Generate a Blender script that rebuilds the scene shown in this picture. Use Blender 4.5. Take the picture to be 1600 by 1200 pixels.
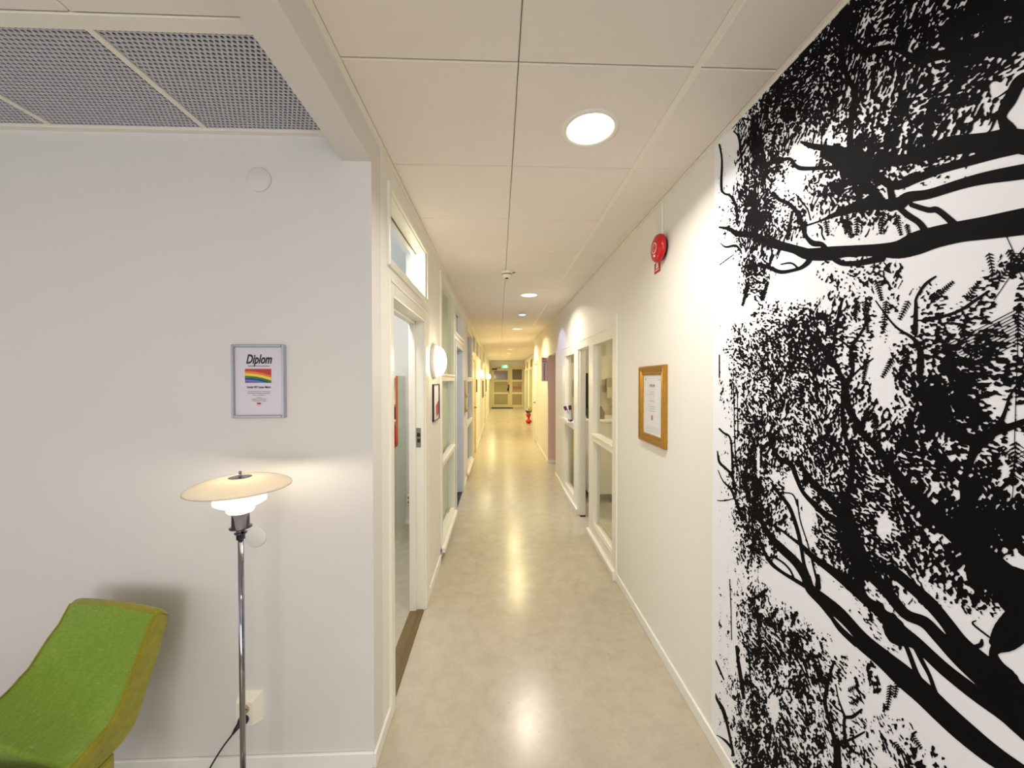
import bpy, math, random
import numpy as np
from mathutils import Vector, Matrix
random.seed(7); np.random.seed(7)
for o in list(bpy.data.objects): bpy.data.objects.remove(o)
S = bpy.context.scene
COL = S.collection
PI = math.pi

# ------------------------------------------------------------------ camera
FPX, YAW, PITCH, ROLL, CAMZ = 583.0, 0.035, -0.0123, -0.0008, 1.638
cam = bpy.data.cameras.new('camera'); cam_o = bpy.data.objects.new('camera', cam); COL.objects.link(cam_o)
cam.sensor_fit = 'HORIZONTAL'; cam.sensor_width = 36.0; cam.lens = 36.0*FPX/1600.0
cam.clip_start = 0.02; cam.clip_end = 200
_f = Vector((math.sin(YAW)*math.cos(PITCH), math.cos(YAW)*math.cos(PITCH), math.sin(PITCH)))
_r = Vector((math.cos(YAW), -math.sin(YAW), 0)); _u = _r.cross(_f)
RR = _r*math.cos(ROLL)+_u*math.sin(ROLL); UU = -_r*math.sin(ROLL)+_u*math.cos(ROLL); FF = _f
m = Matrix((RR, UU, -FF)).transposed().to_4x4(); m.translation = (0, 0, CAMZ)
cam_o.matrix_world = m
S.camera = cam_o
def on(u, v, axis, val):
    """measured photo point -> the point where it lies on the plane axis=val of the place"""
    d = RR*((u-800)/FPX) - UU*((v-600)/FPX) + FF
    o = Vector((0, 0, CAMZ)); t = (val-o[axis])/d[axis]
    return o + d*t

# ------------------------------------------------------------------ world, exposure, daylight
S.view_settings.view_transform = 'Standard'; S.view_settings.look = 'None'
S.view_settings.gamma = 1; S.view_settings.exposure = -0.54; S.view_settings.use_curve_mapping = False
W = bpy.data.worlds.new('world'); S.world = W; W.use_nodes = True
W.node_tree.nodes['Background'].inputs[0].default_value = (0.75, 0.86, 1.0, 1)
W.node_tree.nodes['Background'].inputs[1].default_value = 1.0

def area(name, loc, direction, sx, sy, power, color, spread=180):
    l = bpy.data.lights.new(name, 'AREA'); l.shape = 'RECTANGLE'; l.size = sx; l.size_y = sy
    l.energy = power; l.color = color; l.spread = math.radians(spread)
    o = bpy.data.objects.new(name, l); COL.objects.link(o); o.location = loc
    o.rotation_euler = Vector(direction).to_track_quat('-Z', 'Y').to_euler(); return o
COOL = (0.86, 0.92, 1.0); NEUT = (1.0, 0.95, 0.88); WARM = (1.0, 0.84, 0.45)
area('daylight_reception_window', (-2.6, -3.38, 1.25), (0, 1, -.12), 4.4, 1.4, 36, (0.88, 0.92, 1.0))
area('daylight_corridor_window', (0.2, -3.38, 1.4), (0.05, 1, 0), 1.1, 1.8, 74, (0.97, 0.97, 1.0))
area('daylight_side_window', (-5.85, -0.8, 1.4), (1, 0.1, -.1), 3.0, 1.5, 26, (0.84, 0.90, 1.0))
area('daylight_office_window', (-3.8, 3.0, 1.6), (1, 0.1, 0), 2.0, 1.5, 26, (1, 0.97, 0.93))
area('added_office_light', (-.74, 2.5, 2.5), (-.25, .8, -1), .16, .9, 30, (1, 0.97, 0.93))  # added unseen light, aimed to brighten the cabinet side; no fitting modelled
area('daylight_blue_office_window', (-3.8, 5.8, 1.6), (1, 0, 0), 2.2, 1.5, 45, (0.45, 0.62, 1.0))
area('added_pantry_light', (1.9, 3.9, 2.6), (-.1, 0.2, -1), 1.4, 1.0, 20, (1, 0.92, 0.70))  # added unseen light to brighten the pantry, no fitting modelled
area('added_side_hall_light', (1.75, 6.72, 2.1), (0, 0.3, -1), 0.6, 0.5, 5.0, (1.0, 0.80, 0.76))  # added unseen pinkish light to lift the side hall

# ------------------------------------------------------------------ materials
def lin(c): return tuple((x/255/12.92 if x/255 <= .04045 else ((x/255+.055)/1.055)**2.4) for x in c)
def mat(name, rgb, rough=.5, metal=0, spec=.5, noise=0, nscale=40, bump=0, bscale=200, emit=None, estr=0, coat=0):
    M = bpy.data.materials.new(name); M.use_nodes = True; nt = M.node_tree; b = nt.nodes['Principled BSDF']
    c = lin(rgb)
    b.inputs['Base Color'].default_value = (*c, 1); b.inputs['Roughness'].default_value = rough
    b.inputs['Metallic'].default_value = metal; b.inputs['Specular IOR Level'].default_value = spec
    if coat: b.inputs['Coat Weight'].default_value = coat; b.inputs['Coat Roughness'].default_value = .08
    tc = nt.nodes.new('ShaderNodeTexCoord')
    if noise:
        n = nt.nodes.new('ShaderNodeTexNoise'); n.inputs['Scale'].default_value = nscale; n.inputs['Detail'].default_value = 6
        nt.links.new(tc.outputs['Object'], n.inputs['Vector'])
        mx = nt.nodes.new('ShaderNodeMix'); mx.data_type = 'RGBA'
        mx.inputs[6].default_value = (*[x*(1-noise) for x in c], 1); mx.inputs[7].default_value = (*[min(1, x*(1+noise)) for x in c], 1)
        nt.links.new(n.outputs['Fac'], mx.inputs[0]); nt.links.new(mx.outputs[2], b.inputs['Base Color'])
    if bump:
        n = nt.nodes.new('ShaderNodeTexNoise'); n.inputs['Scale'].default_value = bscale
        nt.links.new(tc.outputs['Object'], n.inputs['Vector'])
        bp = nt.nodes.new('ShaderNodeBump'); bp.inputs['Strength'].default_value = bump; bp.inputs['Distance'].default_value = .002
        nt.links.new(n.outputs['Fac'], bp.inputs['Height']); nt.links.new(bp.outputs[0], b.inputs['Normal'])
    if emit:
        b.inputs['Emission Color'].default_value = (*lin(emit), 1); b.inputs['Emission Strength'].default_value = estr
    return M
M_wall = mat('wall_paint', (222, 217, 211), .55, noise=.012, nscale=3, bump=.05, bscale=350)
M_wallc = mat('corridor_wall_paint', (236, 231, 221), .5, noise=.012, nscale=3, bump=.05, bscale=350)
M_white = mat('white_gloss_woodwork', (236, 232, 218), .3, noise=.01, nscale=5)
M_trim = mat('white_skirting', (238, 235, 226), .35, noise=.01, nscale=5)
M_tile = mat('ceiling_tile_plaster', (234, 225, 217), .75, noise=.012, nscale=6, bump=.1, bscale=500)
M_void = mat('ceiling_void', (60, 58, 60), .9, noise=.1)
M_tbar = mat('ceiling_grid_metal', (236, 230, 216), .35, noise=.01)
M_gapshade = mat('ceiling_grid_gap_shade', (120, 112, 102), .6, noise=.02)  # grid bars greyed, the shade between tiles is put into their colour
M_perf = mat('perforated_metal', (196, 194, 200), .4, metal=.2, noise=.03, nscale=20)
M_dark = mat('dark_backing', (32, 33, 46), .8, noise=.1)
M_black = mat('black_plastic', (14, 14, 16), .35, noise=.05)
M_chrome = mat('chrome', (150, 148, 156), .08, metal=1, noise=.01)
M_chromed = mat('dark_chrome', (92, 90, 104), .12, metal=1, noise=.01)
M_steel = mat('brushed_steel', (150, 145, 135), .3, metal=1, noise=.05)
M_brass = mat('bronze_threshold', (150, 132, 96), .3, metal=.85, noise=.12, nscale=25)
M_gold = mat('antique_gold', (178, 130, 45), .3, metal=.75, noise=.3, nscale=60)
M_silver = mat('silver_frame', (176, 175, 182), .3, metal=.6, noise=.02)
M_paper = mat('diploma_paper', (222, 214, 222), .35, noise=.01)
M_paperw = mat('certificate_paper', (236, 236, 236), .4, noise=.01)
M_ink = mat('black_ink', (16, 14, 18), .5, noise=.02)
M_grey = mat('grey_ink', (128, 122, 132), .6, noise=.02)
M_lgrey = mat('faint_ink', (176, 174, 176), .6, noise=.02)
M_red = mat('alarm_red', (190, 6, 12), .3, noise=.03)
M_redd = mat('sign_red', (185, 25, 28), .45, noise=.03)
M_mag = mat('magenta_ink', (140, 12, 62), .5, noise=.03)
M_pinkw = mat('sign_acrylic', (226, 200, 214), .3, noise=.01)
M_mural = mat('mural_white', (240, 240, 246), .42, noise=.006, nscale=3)
M_mblack = mat('mural_black', (3, 3, 4), .7, spec=.12, noise=.05)
M_frost = mat('frosted_green_glass', (176, 190, 160), .28, noise=.02, nscale=5)
M_frosty = mat('frosted_yellow_glass', (170, 156, 112), .3, noise=.02, nscale=5)
M_bluegl = mat('blue_curtain_glass', (120, 145, 200), .22, noise=.03, nscale=5)
M_brown = mat('dark_transom_glass', (120, 104, 76), .15, noise=.05)
M_orange = mat('orange_edge', (196, 88, 30), .4, noise=.05)
M_mint = mat('pale_mint_laminate', (232, 238, 222), .35, noise=.01)
M_navy = mat('navy', (22, 28, 78), .5, noise=.05)
M_pink = mat('magenta_plastic', (205, 20, 95), .4, noise=.05)
M_purple = mat('purple_print', (96, 38, 98), .4, noise=.05)
M_vase = mat('crimson_glaze', (200, 8, 52), .22, noise=.04)
M_petal = mat('cream_petals', (244, 228, 160), .6, noise=.06)
M_leafd = mat('dark_leaves', (24, 26, 30), .6, noise=.1)
M_green = mat('exit_green', (0, 175, 140), .4, noise=.02, emit=(0, 190, 150), estr=.8)
M_exitw = mat('exit_white', (240, 255, 250), .4, noise=.01, emit=(240, 255, 250), estr=1.0)
M_lampglow = mat('lit_opal_glass', (255, 246, 225), .3, noise=.01, emit=(255, 238, 208), estr=2.2)
M_pinkwall = mat('side_hall_paint', (214, 186, 176), .6, noise=.012)
M_mat = mat('black_doormat', (18, 18, 26), .9, noise=.2, nscale=90)
M_sock = mat('socket_plastic', (238, 232, 214), .3, noise=.01)
M_sockd = mat('socket_recess', (168, 148, 100), .5, noise=.02)
M_mesh = mat('corner_table_white', (225, 222, 214), .35, noise=.01)
M_beigewall = mat('pantry_paint', (216, 206, 178), .5, noise=.02)
M_splash = mat('pantry_tiles', (178, 168, 142), .35, noise=.03)

def mat_globe():
    M = bpy.data.materials.new('lit_white_globe'); M.use_nodes = True; b = M.node_tree.nodes['Principled BSDF']
    b.inputs['Base Color'].default_value = (1, .97, .9, 1); b.inputs['Roughness'].default_value = .25
    b.inputs['Emission Color'].default_value = (1, .93, .76, 1); b.inputs['Emission Strength'].default_value = 7.0
    return M
M_globe = mat_globe()
def mat_opal():
    M = bpy.data.materials.new('opal_glass_shade'); M.use_nodes = True; nt = M.node_tree; nt.nodes.clear()
    out = nt.nodes.new('ShaderNodeOutputMaterial')
    d = nt.nodes.new('ShaderNodeBsdfDiffuse'); d.inputs[0].default_value = (.88, .84, .76, 1)
    t = nt.nodes.new('ShaderNodeBsdfTranslucent'); t.inputs[0].default_value = (1, .93, .80, 1)
    g = nt.nodes.new('ShaderNodeBsdfGlossy'); g.inputs[1].default_value = .08
    a = nt.nodes.new('ShaderNodeMixShader'); a.inputs[0].default_value = .6
    b = nt.nodes.new('ShaderNodeMixShader'); fr = nt.nodes.new('ShaderNodeFresnel'); fr.inputs[0].default_value = 1.45
    nt.links.new(d.outputs[0], a.inputs[1]); nt.links.new(t.outputs[0], a.inputs[2])
    nt.links.new(fr.outputs[0], b.inputs[0]); nt.links.new(a.outputs[0], b.inputs[1]); nt.links.new(g.outputs[0], b.inputs[2])
    nt.links.new(b.outputs[0], out.inputs[0]); return M
M_opal = mat_opal()
def mat_glass(name='clear_glass', f0=.03, tint=(.97, .96, .90)):
    M = bpy.data.materials.new(name); M.use_nodes = True; nt = M.node_tree; nt.nodes.clear()
    out = nt.nodes.new('ShaderNodeOutputMaterial')
    t = nt.nodes.new('ShaderNodeBsdfTransparent'); t.inputs[0].default_value = (*tint, 1)
    g = nt.nodes.new('ShaderNodeBsdfGlossy'); g.inputs[1].default_value = .02
    lw = nt.nodes.new('ShaderNodeLayerWeight'); pw = nt.nodes.new('ShaderNodeMath'); pw.operation = 'POWER'; pw.inputs[1].default_value = 4
    nt.links.new(lw.outputs['Facing'], pw.inputs[0]); fr = nt.nodes.new('ShaderNodeMath'); fr.operation = 'MULTIPLY_ADD'; fr.inputs[1].default_value = .4; fr.inputs[2].default_value = f0
    nt.links.new(pw.outputs[0], fr.inputs[0]); lw.inputs[0].default_value = .5
    b = nt.nodes.new('ShaderNodeMixShader'); nt.links.new(fr.outputs[0], b.inputs[0])
    nt.links.new(t.outputs[0], b.inputs[1]); nt.links.new(g.outputs[0], b.inputs[2]); nt.links.new(b.outputs[0], out.inputs[0]); return M
M_glass = mat_glass()
M_glassp = mat_glass('picture_glass', .006, (.99, .99, .99))
def mat_floor():
    M = bpy.data.materials.new('marbled_linoleum'); M.use_nodes = True; nt = M.node_tree; b = nt.nodes['Principled BSDF']
    tc = nt.nodes.new('ShaderNodeTexCoord')
    def noise(s, d, rough=.6, dist=0):
        n = nt.nodes.new('ShaderNodeTexNoise'); n.inputs['Scale'].default_value = s; n.inputs['Detail'].default_value = d
        n.inputs['Roughness'].default_value = rough; n.inputs['Distortion'].default_value = dist
        nt.links.new(tc.outputs['Object'], n.inputs['Vector']); return n
    n1 = noise(9, 9, .72, .35); n2 = noise(42, 6, .7, .8)
    r1 = nt.nodes.new('ShaderNodeValToRGB'); e = r1.color_ramp.elements
    e[0].position = .32; e[0].color = (*lin((176, 165, 144)), 1); e[1].position = .68; e[1].color = (*lin((190, 180, 159)), 1)
    nt.links.new(n1.outputs['Fac'], r1.inputs[0])
    r2 = nt.nodes.new('ShaderNodeValToRGB'); e = r2.color_ramp.elements
    e[0].position = .60; e[0].color = (1, 1, 1, 1); e[1].position = .78; e[1].color = (.72, .69, .64, 1)
    nt.links.new(n2.outputs['Fac'], r2.inputs[0])
    mx = nt.nodes.new('ShaderNodeMix'); mx.data_type = 'RGBA'; mx.blend_type = 'MULTIPLY'; mx.inputs[0].default_value = .8
    nt.links.new(r1.outputs[0], mx.inputs[6]); nt.links.new(r2.outputs[0], mx.inputs[7]); nt.links.new(mx.outputs[2], b.inputs['Base Color'])
    b.inputs['Roughness'].default_value = .24; b.inputs['Specular IOR Level'].default_value = .5
    n3 = noise(1.6, 3); rr = nt.nodes.new('ShaderNodeMapRange'); rr.inputs[3].default_value = .15; rr.inputs[4].default_value = .30
    nt.links.new(n3.outputs['Fac'], rr.inputs[0]); nt.links.new(rr.outputs[0], b.inputs['Roughness'])
    return M
M_floor = mat_floor()
def mat_fabric(name, c1, c2):
    M = bpy.data.materials.new(name); M.use_nodes = True; nt = M.node_tree; b = nt.nodes['Principled BSDF']
    tc = nt.nodes.new('ShaderNodeTexCoord')
    def wave(rot, s):
        mp = nt.nodes.new('ShaderNodeMapping'); mp.inputs['Rotation'].default_value = rot; mp.inputs['Scale'].default_value = s
        nt.links.new(tc.outputs['Object'], mp.inputs[0])
        n = nt.nodes.new('ShaderNodeTexNoise'); n.inputs['Scale'].default_value = 1; n.inputs['Detail'].default_value = 4
        nt.links.new(mp.outputs[0], n.inputs['Vector']); return n
    a = wave((0, 0, 0), (30, 500, 500)); c = wave((0, 0, 0), (600, 30, 40))
    add = nt.nodes.new('ShaderNodeMath'); nt.links.new(a.outputs['Fac'], add.inputs[0]); nt.links.new(c.outputs['Fac'], add.inputs[1])
    h = nt.nodes.new('ShaderNodeMath'); h.operation = 'MULTIPLY'; h.inputs[1].default_value = .5; nt.links.new(add.outputs[0], h.inputs[0])
    r = nt.nodes.new('ShaderNodeValToRGB'); e = r.color_ramp.elements
    e[0].position = .36; e[0].color = (*lin(c1), 1); e[1].position = .62; e[1].color = (*lin(c2), 1)
    x = e.new(.74) if False else None
    nt.links.new(h.outputs[0], r.inputs[0])
    # worn pale threads
    w = wave((0, 0, .1), (9, 160, 160)); rw = nt.nodes.new('ShaderNodeValToRGB'); e = rw.color_ramp.elements
    e[0].position = .70; e[0].color = (0, 0, 0, 1); e[1].position = .76; e[1].color = (.55, .55, .55, 1)
    nt.links.new(w.outputs['Fac'], rw.inputs[0])
    mx = nt.nodes.new('ShaderNodeMix'); mx.data_type = 'RGBA'; mx.inputs[7].default_value = (*lin((190, 205, 110)), 1)
    nt.links.new(rw.outputs[0], mx.inputs[0]); nt.links.new(r.outputs[0], mx.inputs[6]); nt.links.new(mx.outputs[2], b.inputs['Base Color'])
    b.inputs['Roughness'].default_value = .85; b.inputs['Specular IOR Level'].default_value = .2
    b.inputs['Sheen Weight'].default_value = .3
    bp = nt.nodes.new('ShaderNodeBump'); bp.inputs['Strength'].default_value = .35; bp.inputs['Distance'].default_value = .001
    nt.links.new(h.outputs[0], bp.inputs['Height']); nt.links.new(bp.outputs[0], b.inputs['Normal'])
    return M
M_fab = mat_fabric('green_wool_front', (106, 136, 34), (132, 157, 56))
M_fabs = mat_fabric('olive_green_wool', (120, 118, 14), (148, 142, 28))
def mat_flag():
    M = bpy.data.materials.new('rainbow_flag_print'); M.use_nodes = True; nt = M.node_tree; b = nt.nodes['Principled BSDF']
    tc = nt.nodes.new('ShaderNodeTexCoord'); sp = nt.nodes.new('ShaderNodeSeparateXYZ'); nt.links.new(tc.outputs['Generated'], sp.inputs[0])
    w = nt.nodes.new('ShaderNodeMath'); w.operation = 'MULTIPLY'; w.inputs[1].default_value = 3.6; nt.links.new(sp.outputs[0], w.inputs[0])
    s = nt.nodes.new('ShaderNodeMath'); s.operation = 'SINE'; nt.links.new(w.outputs[0], s.inputs[0])
    s2 = nt.nodes.new('ShaderNodeMath'); s2.operation = 'MULTIPLY_ADD'; s2.inputs[1].default_value = -.07; nt.links.new(s.outputs[0], s2.inputs[0]); nt.links.new(sp.outputs[2], s2.inputs[2])
    s3 = nt.nodes.new('ShaderNodeMath'); s3.operation = 'MULTIPLY_ADD'; s3.inputs[1].default_value = .30; nt.links.new(sp.outputs[0], s3.inputs[0]); nt.links.new(s2.outputs[0], s3.inputs[2])
    r = nt.nodes.new('ShaderNodeValToRGB'); r.color_ramp.interpolation = 'CONSTANT'; e = r.color_ramp.elements
    cols = [(0, (150, 40, 110)), (.10, (60, 120, 200)), (.24, (14, 24, 60)), (.34, (14, 120, 60)), (.50, (235, 215, 40)), (.68, (235, 120, 20)), (.84, (195, 20, 12))]
    e[0].position = 0; e[0].color = (*lin(cols[0][1]), 1); e[1].position = cols[1][0]; e[1].color = (*lin(cols[1][1]), 1)
    for p, c in cols[2:]: k = e.new(p); k.color = (*lin(c), 1)
    nt.links.new(s3.outputs[0], r.inputs[0]); nt.links.new(r.outputs[0], b.inputs['Base Color']); b.inputs['Roughness'].default_value = .4
    return M
M_flag = mat_flag()

# ------------------------------------------------------------------ mesh helpers
ORG = {}
def tag(o, label=None, cat=None, group=None, kind=None):
    if label: o['label'] = label
    if cat: o['category'] = cat
    if group: o['group'] = group
    if kind: o['kind'] = kind
    return o
def worg(o): return ORG.get(o.name, Vector((0, 0, 0))) if o else Vector((0, 0, 0))
def empty(name, loc, label, cat, group=None):
    o = bpy.data.objects.new(name, None); o.empty_display_size = .1; COL.objects.link(o); o.location = loc
    ORG[o.name] = Vector(loc); return tag(o, label, cat, group)
class MB:
    def __init__(s): s.v = []; s.f = []; s.sm = []
    def face(s, idx, smooth=False): s.f.append(idx); s.sm.append(smooth)
    def box(s, x0, x1, y0, y1, z0, z1, bev=0):
        if x0 > x1: x0, x1 = x1, x0
        if y0 > y1: y0, y1 = y1, y0
        if z0 > z1: z0, z1 = z1, z0
        b = min(bev, (x1-x0)*.45, (y1-y0)*.45, (z1-z0)*.45)
        n = len(s.v)
        if b <= 0:
            s.v += [(x, y, z) for z in (z0, z1) for y in (y0, y1) for x in (x0, x1)]
            for q in ((0, 2, 3, 1), (4, 5, 7, 6), (0, 1, 5, 4), (2, 6, 7, 3), (0, 4, 6, 2), (1, 3, 7, 5)): s.face([n+i for i in q])
            return s
        # chamfered box
        idx = {}
        X = (x0, x1); Y = (y0, y1); Z = (z0, z1)
        for i in (0, 1):
            for j in (0, 1):
                for k in (0, 1):
                    sx, sy, sz = (1-2*i)*b, (1-2*j)*b, (1-2*k)*b
                    for a, p in enumerate(((X[i], Y[j]+sy, Z[k]+sz), (X[i]+sx, Y[j], Z[k]+sz), (X[i]+sx, Y[j]+sy, Z[k]))):
                        idx[(i, j, k, a)] = len(s.v); s.v.append(p)
        I = idx
        for i in (0, 1): s.face([I[(i, 0, 0, 0)], I[(i, 1, 0, 0)], I[(i, 1, 1, 0)], I[(i, 0, 1, 0)]])
        for j in (0, 1): s.face([I[(0, j, 0, 1)], I[(1, j, 0, 1)], I[(1, j, 1, 1)], I[(0, j, 1, 1)]])
        for k in (0, 1): s.face([I[(0, 0, k, 2)], I[(1, 0, k, 2)], I[(1, 1, k, 2)], I[(0, 1, k, 2)]])
        for i in (0, 1):
            for j in (0, 1): s.face([I[(i, j, 0, 0)], I[(i, j, 1, 0)], I[(i, j, 1, 1)], I[(i, j, 0, 1)]])
            for k in (0, 1): s.face([I[(i, 0, k, 0)], I[(i, 1, k, 0)], I[(i, 1, k, 2)], I[(i, 0, k, 2)]])
        for j in (0, 1):
            for k in (0, 1): s.face([I[(0, j, k, 1)], I[(1, j, k, 1)], I[(1, j, k, 2)], I[(0, j, k, 2)]])
        for i in (0, 1):
            for j in (0, 1):
                for k in (0, 1): s.face([I[(i, j, k, 0)], I[(i, j, k, 1)], I[(i, j, k, 2)]])
        return s
    def poly(s, pts): n = len(s.v); s.v += [tuple(p) for p in pts]; s.face(list(range(n, n+len(pts)))); return s
    def lathe(s, prof, c=(0, 0, 0), axis='z', seg=40, caps=True):
        """prof: list of (radius, height along axis)"""
        n = len(s.v)
        for r, h in prof:
            for k in range(seg):
                a = 2*PI*k/seg; p, q = r*math.cos(a), r*math.sin(a)
                if axis == 'z': s.v.append((c[0]+p, c[1]+q, c[2]+h))
                elif axis == 'x': s.v.append((c[0]+h, c[1]+p, c[2]+q))
                else: s.v.append((c[0]+p, c[1]+h, c[2]+q))
        for i in range(len(prof)-1):
            for k in range(seg):
                a = n+i*seg+k; b = n+i*seg+(k+1) % seg; s.face([a, b, b+seg, a+seg], True)
        if caps:
            if prof[0][0] > 1e-5: s.face([n+k for k in range(seg)][::-1])
            if prof[-1][0] > 1e-5: s.face([n+(len(prof)-1)*seg+k for k in range(seg)])
        return s
    def tube(s, pts, r, seg=10):
        pts = [Vector(p) for p in pts]; n = len(s.v); R = r if isinstance(r, list) else [r]*len(pts)
        up = None
        for i, p in enumerate(pts):
            t = (pts[min(i+1, len(pts)-1)]-pts[max(i-1, 0)]).normalized()
            if up is None: up = t.orthogonal().normalized()
            up = (up - t*up.dot(t)).normalized(); w = t.cross(up)
            for k in range(seg):
                a = 2*PI*k/seg; q = p+(up*math.cos(a)+w*math.sin(a))*R[i]; s.v.append(tuple(q))
        for i in range(len(pts)-1):
            for k in range(seg):
                a = n+i*seg+k; b = n+i*seg+(k+1) % seg; s.face([a, b, b+seg, a+seg], True)
        s.face([n+k for k in range(seg)][::-1]); s.face([n+(len(pts)-1)*seg+k for k in range(seg)]); return s
    def ring_frame_x(s, x0, x1, y0, y1, z0, z1, w, bev=.003):
        """rectangular frame lying in a plane of constant x; w: (left, right, bottom, top) member widths"""
        l, r, b, t = w if isinstance(w, tuple) else (w,)*4
        if l: s.box(x0, x1, y0, y0+l, z0, z1, bev)
        if r: s.box(x0, x1, y1-r, y1, z0, z1, bev)
        if b: s.box(x0, x1, y0+l, y1-r, z0, z0+b, bev)
        if t: s.box(x0, x1, y0+l, y1-r, z1-t, z1, bev)
        return s
    def build(s, name, M, parent=None, label=None, cat=None, group=None, kind=None, origin=None):
        me = bpy.data.meshes.new(name)
        V = np.array(s.v, dtype=float)
        if parent: o0 = worg(parent)
        elif origin is not None: o0 = Vector(origin)
        else:
            mn, mx = V.min(0), V.max(0); o0 = Vector(((mn[0]+mx[0])/2, (mn[1]+mx[1])/2, mn[2]))
        V = V-np.array(o0)
        me.from_pydata(V.tolist(), [], s.f); me.polygons.foreach_set('use_smooth', s.sm); me.update()
        me.materials.append(M)
        o = bpy.data.objects.new(name, me); COL.objects.link(o)
        if parent: o.parent = parent; ORG[o.name] = o0      # child origin coincides with its parent's
        else: o.location = o0; ORG[o.name] = o0
        # consistent outward normals
        import bmesh
        if len(s.f) < 30000:
            bm = bmesh.new(); bm.from_mesh(me); bmesh.ops.recalc_face_normals(bm, faces=bm.faces); bm.to_mesh(me); bm.free()
        return tag(o, label, cat, group, kind)
def text_mb(mb, txt, size, origin, right, up, shear=0, bold=0, ext=.0005, align='CENTER', squash=1.0):
    """adds real lettering to mb, lying on the plane spanned by right/up"""
    cu = bpy.data.curves.new('txt', 'FONT'); cu.body = txt; cu.size = size; cu.align_x = align; cu.shear = shear; cu.offset = bold; cu.resolution_u = 3
    ob = bpy.data.objects.new('txt', cu); COL.objects.link(ob)
    dg = bpy.context.evaluated_depsgraph_get(); me = bpy.data.meshes.new_from_object(ob.evaluated_get(dg))
    r = Vector(right).normalized(); u = Vector(up).normalized(); nrm = r.cross(u); n = len(mb.v)
    for v in me.vertices: mb.v.append(tuple(Vector(origin)+r*v.co.x*squash+u*v.co.y+nrm*ext))
    for p in me.polygons: mb.face([n+i for i in p.vertices])
    bpy.data.objects.remove(ob); bpy.data.curves.remove(cu); bpy.data.meshes.remove(me)
def copy_tree(o, parent=None):
    c = o.copy(); COL.objects.link(c); c.parent = parent
    for ch in [k for k in bpy.data.objects if k.parent == o]: copy_tree(ch, c)
    return c
def wall_x(name, X0, X1, Y0, Y1, Z1, opens, M):
    """wall slab of constant x with rectangular openings (y0,y1,z0,z1)"""
    ys = sorted({Y0, Y1, *[v for o in opens for v in o[:2]]}); mb = MB()
    for a, b in zip(ys, ys[1:]):
        zs = [(0.0, Z1)]
        for o in opens:
            if o[0] <= a+1e-6 and o[1] >= b-1e-6:
                nz = []
                for p, q in zs:
                    if o[2] > p: nz.append((p, min(q, o[2])))
                    if o[3] < q: nz.append((max(p, o[3]), q))
                zs = [z for z in nz if z[1]-z[0] > 1e-4]
        for p, q in zs: mb.box(X0, X1, a, b, p, q)
    return mb.build(name, M, kind='structure')

# ------------------------------------------------------------------ dimensions
XL, XR, YW, ZC = -0.530, 0.957, 1.583, 2.680
XLi = XL-.10                     # office side of the left partition
XRi = XR+.12
YE = 21.6
D1 = (1.80, 2.78)                # casing of first door
# ------------------------------------------------------------------ floor
MB().box(-6, 4, -3.6, YE+1.5, -.1, 0).build('floor', M_floor, kind='structure', origin=(0, 0, 0))

# ------------------------------------------------------------------ walls
opL = [(1.86, 2.66, 0, 2.06), (1.84, 2.72, 2.22, 2.545),          # door 1 and its transom
       (3.405, 4.335, .09, 2.575),                                   # sidelight
       (4.60, 5.42, 0, 2.06), (4.60, 5.46, 2.22, 2.545),
       (6.12, 7.20, .09, 2.46),
       (7.50, 8.35, 0, 2.06), (7.50, 8.35, 2.20, 2.56), (8.65, 9.7, 2.20, 2.56), (9.85, 11.0, 2.20, 2.56),
       (13.6, 14.5, 0, 2.06), (12.4, 13.4, 2.2, 2.56)]
wall_x('wall_left', XLi, XL, YW+.12, YE, ZC+.1, opL, M_wallc)
MB().box(-6, XL, YW, YW+.12, 0, ZC+.1).build('wall_back', M_wall, kind='structure')
# right wall with glazed partition, side hall and door
opR = [(2.99, 5.52, 0, 2.085), (6.28, 7.25, 0, 2.09), (9.30, 10.05, 0, 2.05)]
wall_x('wall_right', XR, XRi, -3.6, 10.2, ZC+.1, opR, M_wallc)
MB().box(XR+.001, 1.53, 10.08, 10.2, 0, ZC+.1).build('wall_right', M_wallc, kind='structure')
XR2 = 1.41
wall_x('wall_right', XR2, XR2+.12, 10.2, YE, ZC+.1, [(15.6, 17.2, .1, 2.1), (17.9, 19.5, .1, 2.1), (15.7, 16.6, 2.18, 2.5), (18.1, 18.9, 2.18, 2.5), (20.0, 20.8, 2.18, 2.5)], M_wallc)
wall_end = MB(); wall_end.box(XLi, XR2+.12, YE, YE+.12, 2.38, ZC+.1); wall_end.build('wall_end', M_wallc, kind='structure')
MB().box(XLi-.5, XR2+.9, YE+1.35, YE+1.45, 0, ZC+.1).build('wall_landing', M_beigewall, kind='structure')
# reception room
def rear():
    mb = MB()
    for a, b in ((-6, -4.9), (-.3, -.35+.0), (-.35, -.3), (.8, 1.08)): 
        if b > a: mb.box(a, b, -3.6, -3.48, 0, ZC+.1)
    mb.box(-6, 1.08, -3.6, -3.48, 0, .5); mb.box(-6, 1.08, -3.6, -3.48, 2.5, ZC+.1); return mb
rear().build('wall_rear', M_wall, kind='structure')
wall_x('wall_side', -6.12, -6.0, -3.6, YW+.12, ZC+.1, [(-2.4, .8, .6, 2.4)], M_wall)
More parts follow.
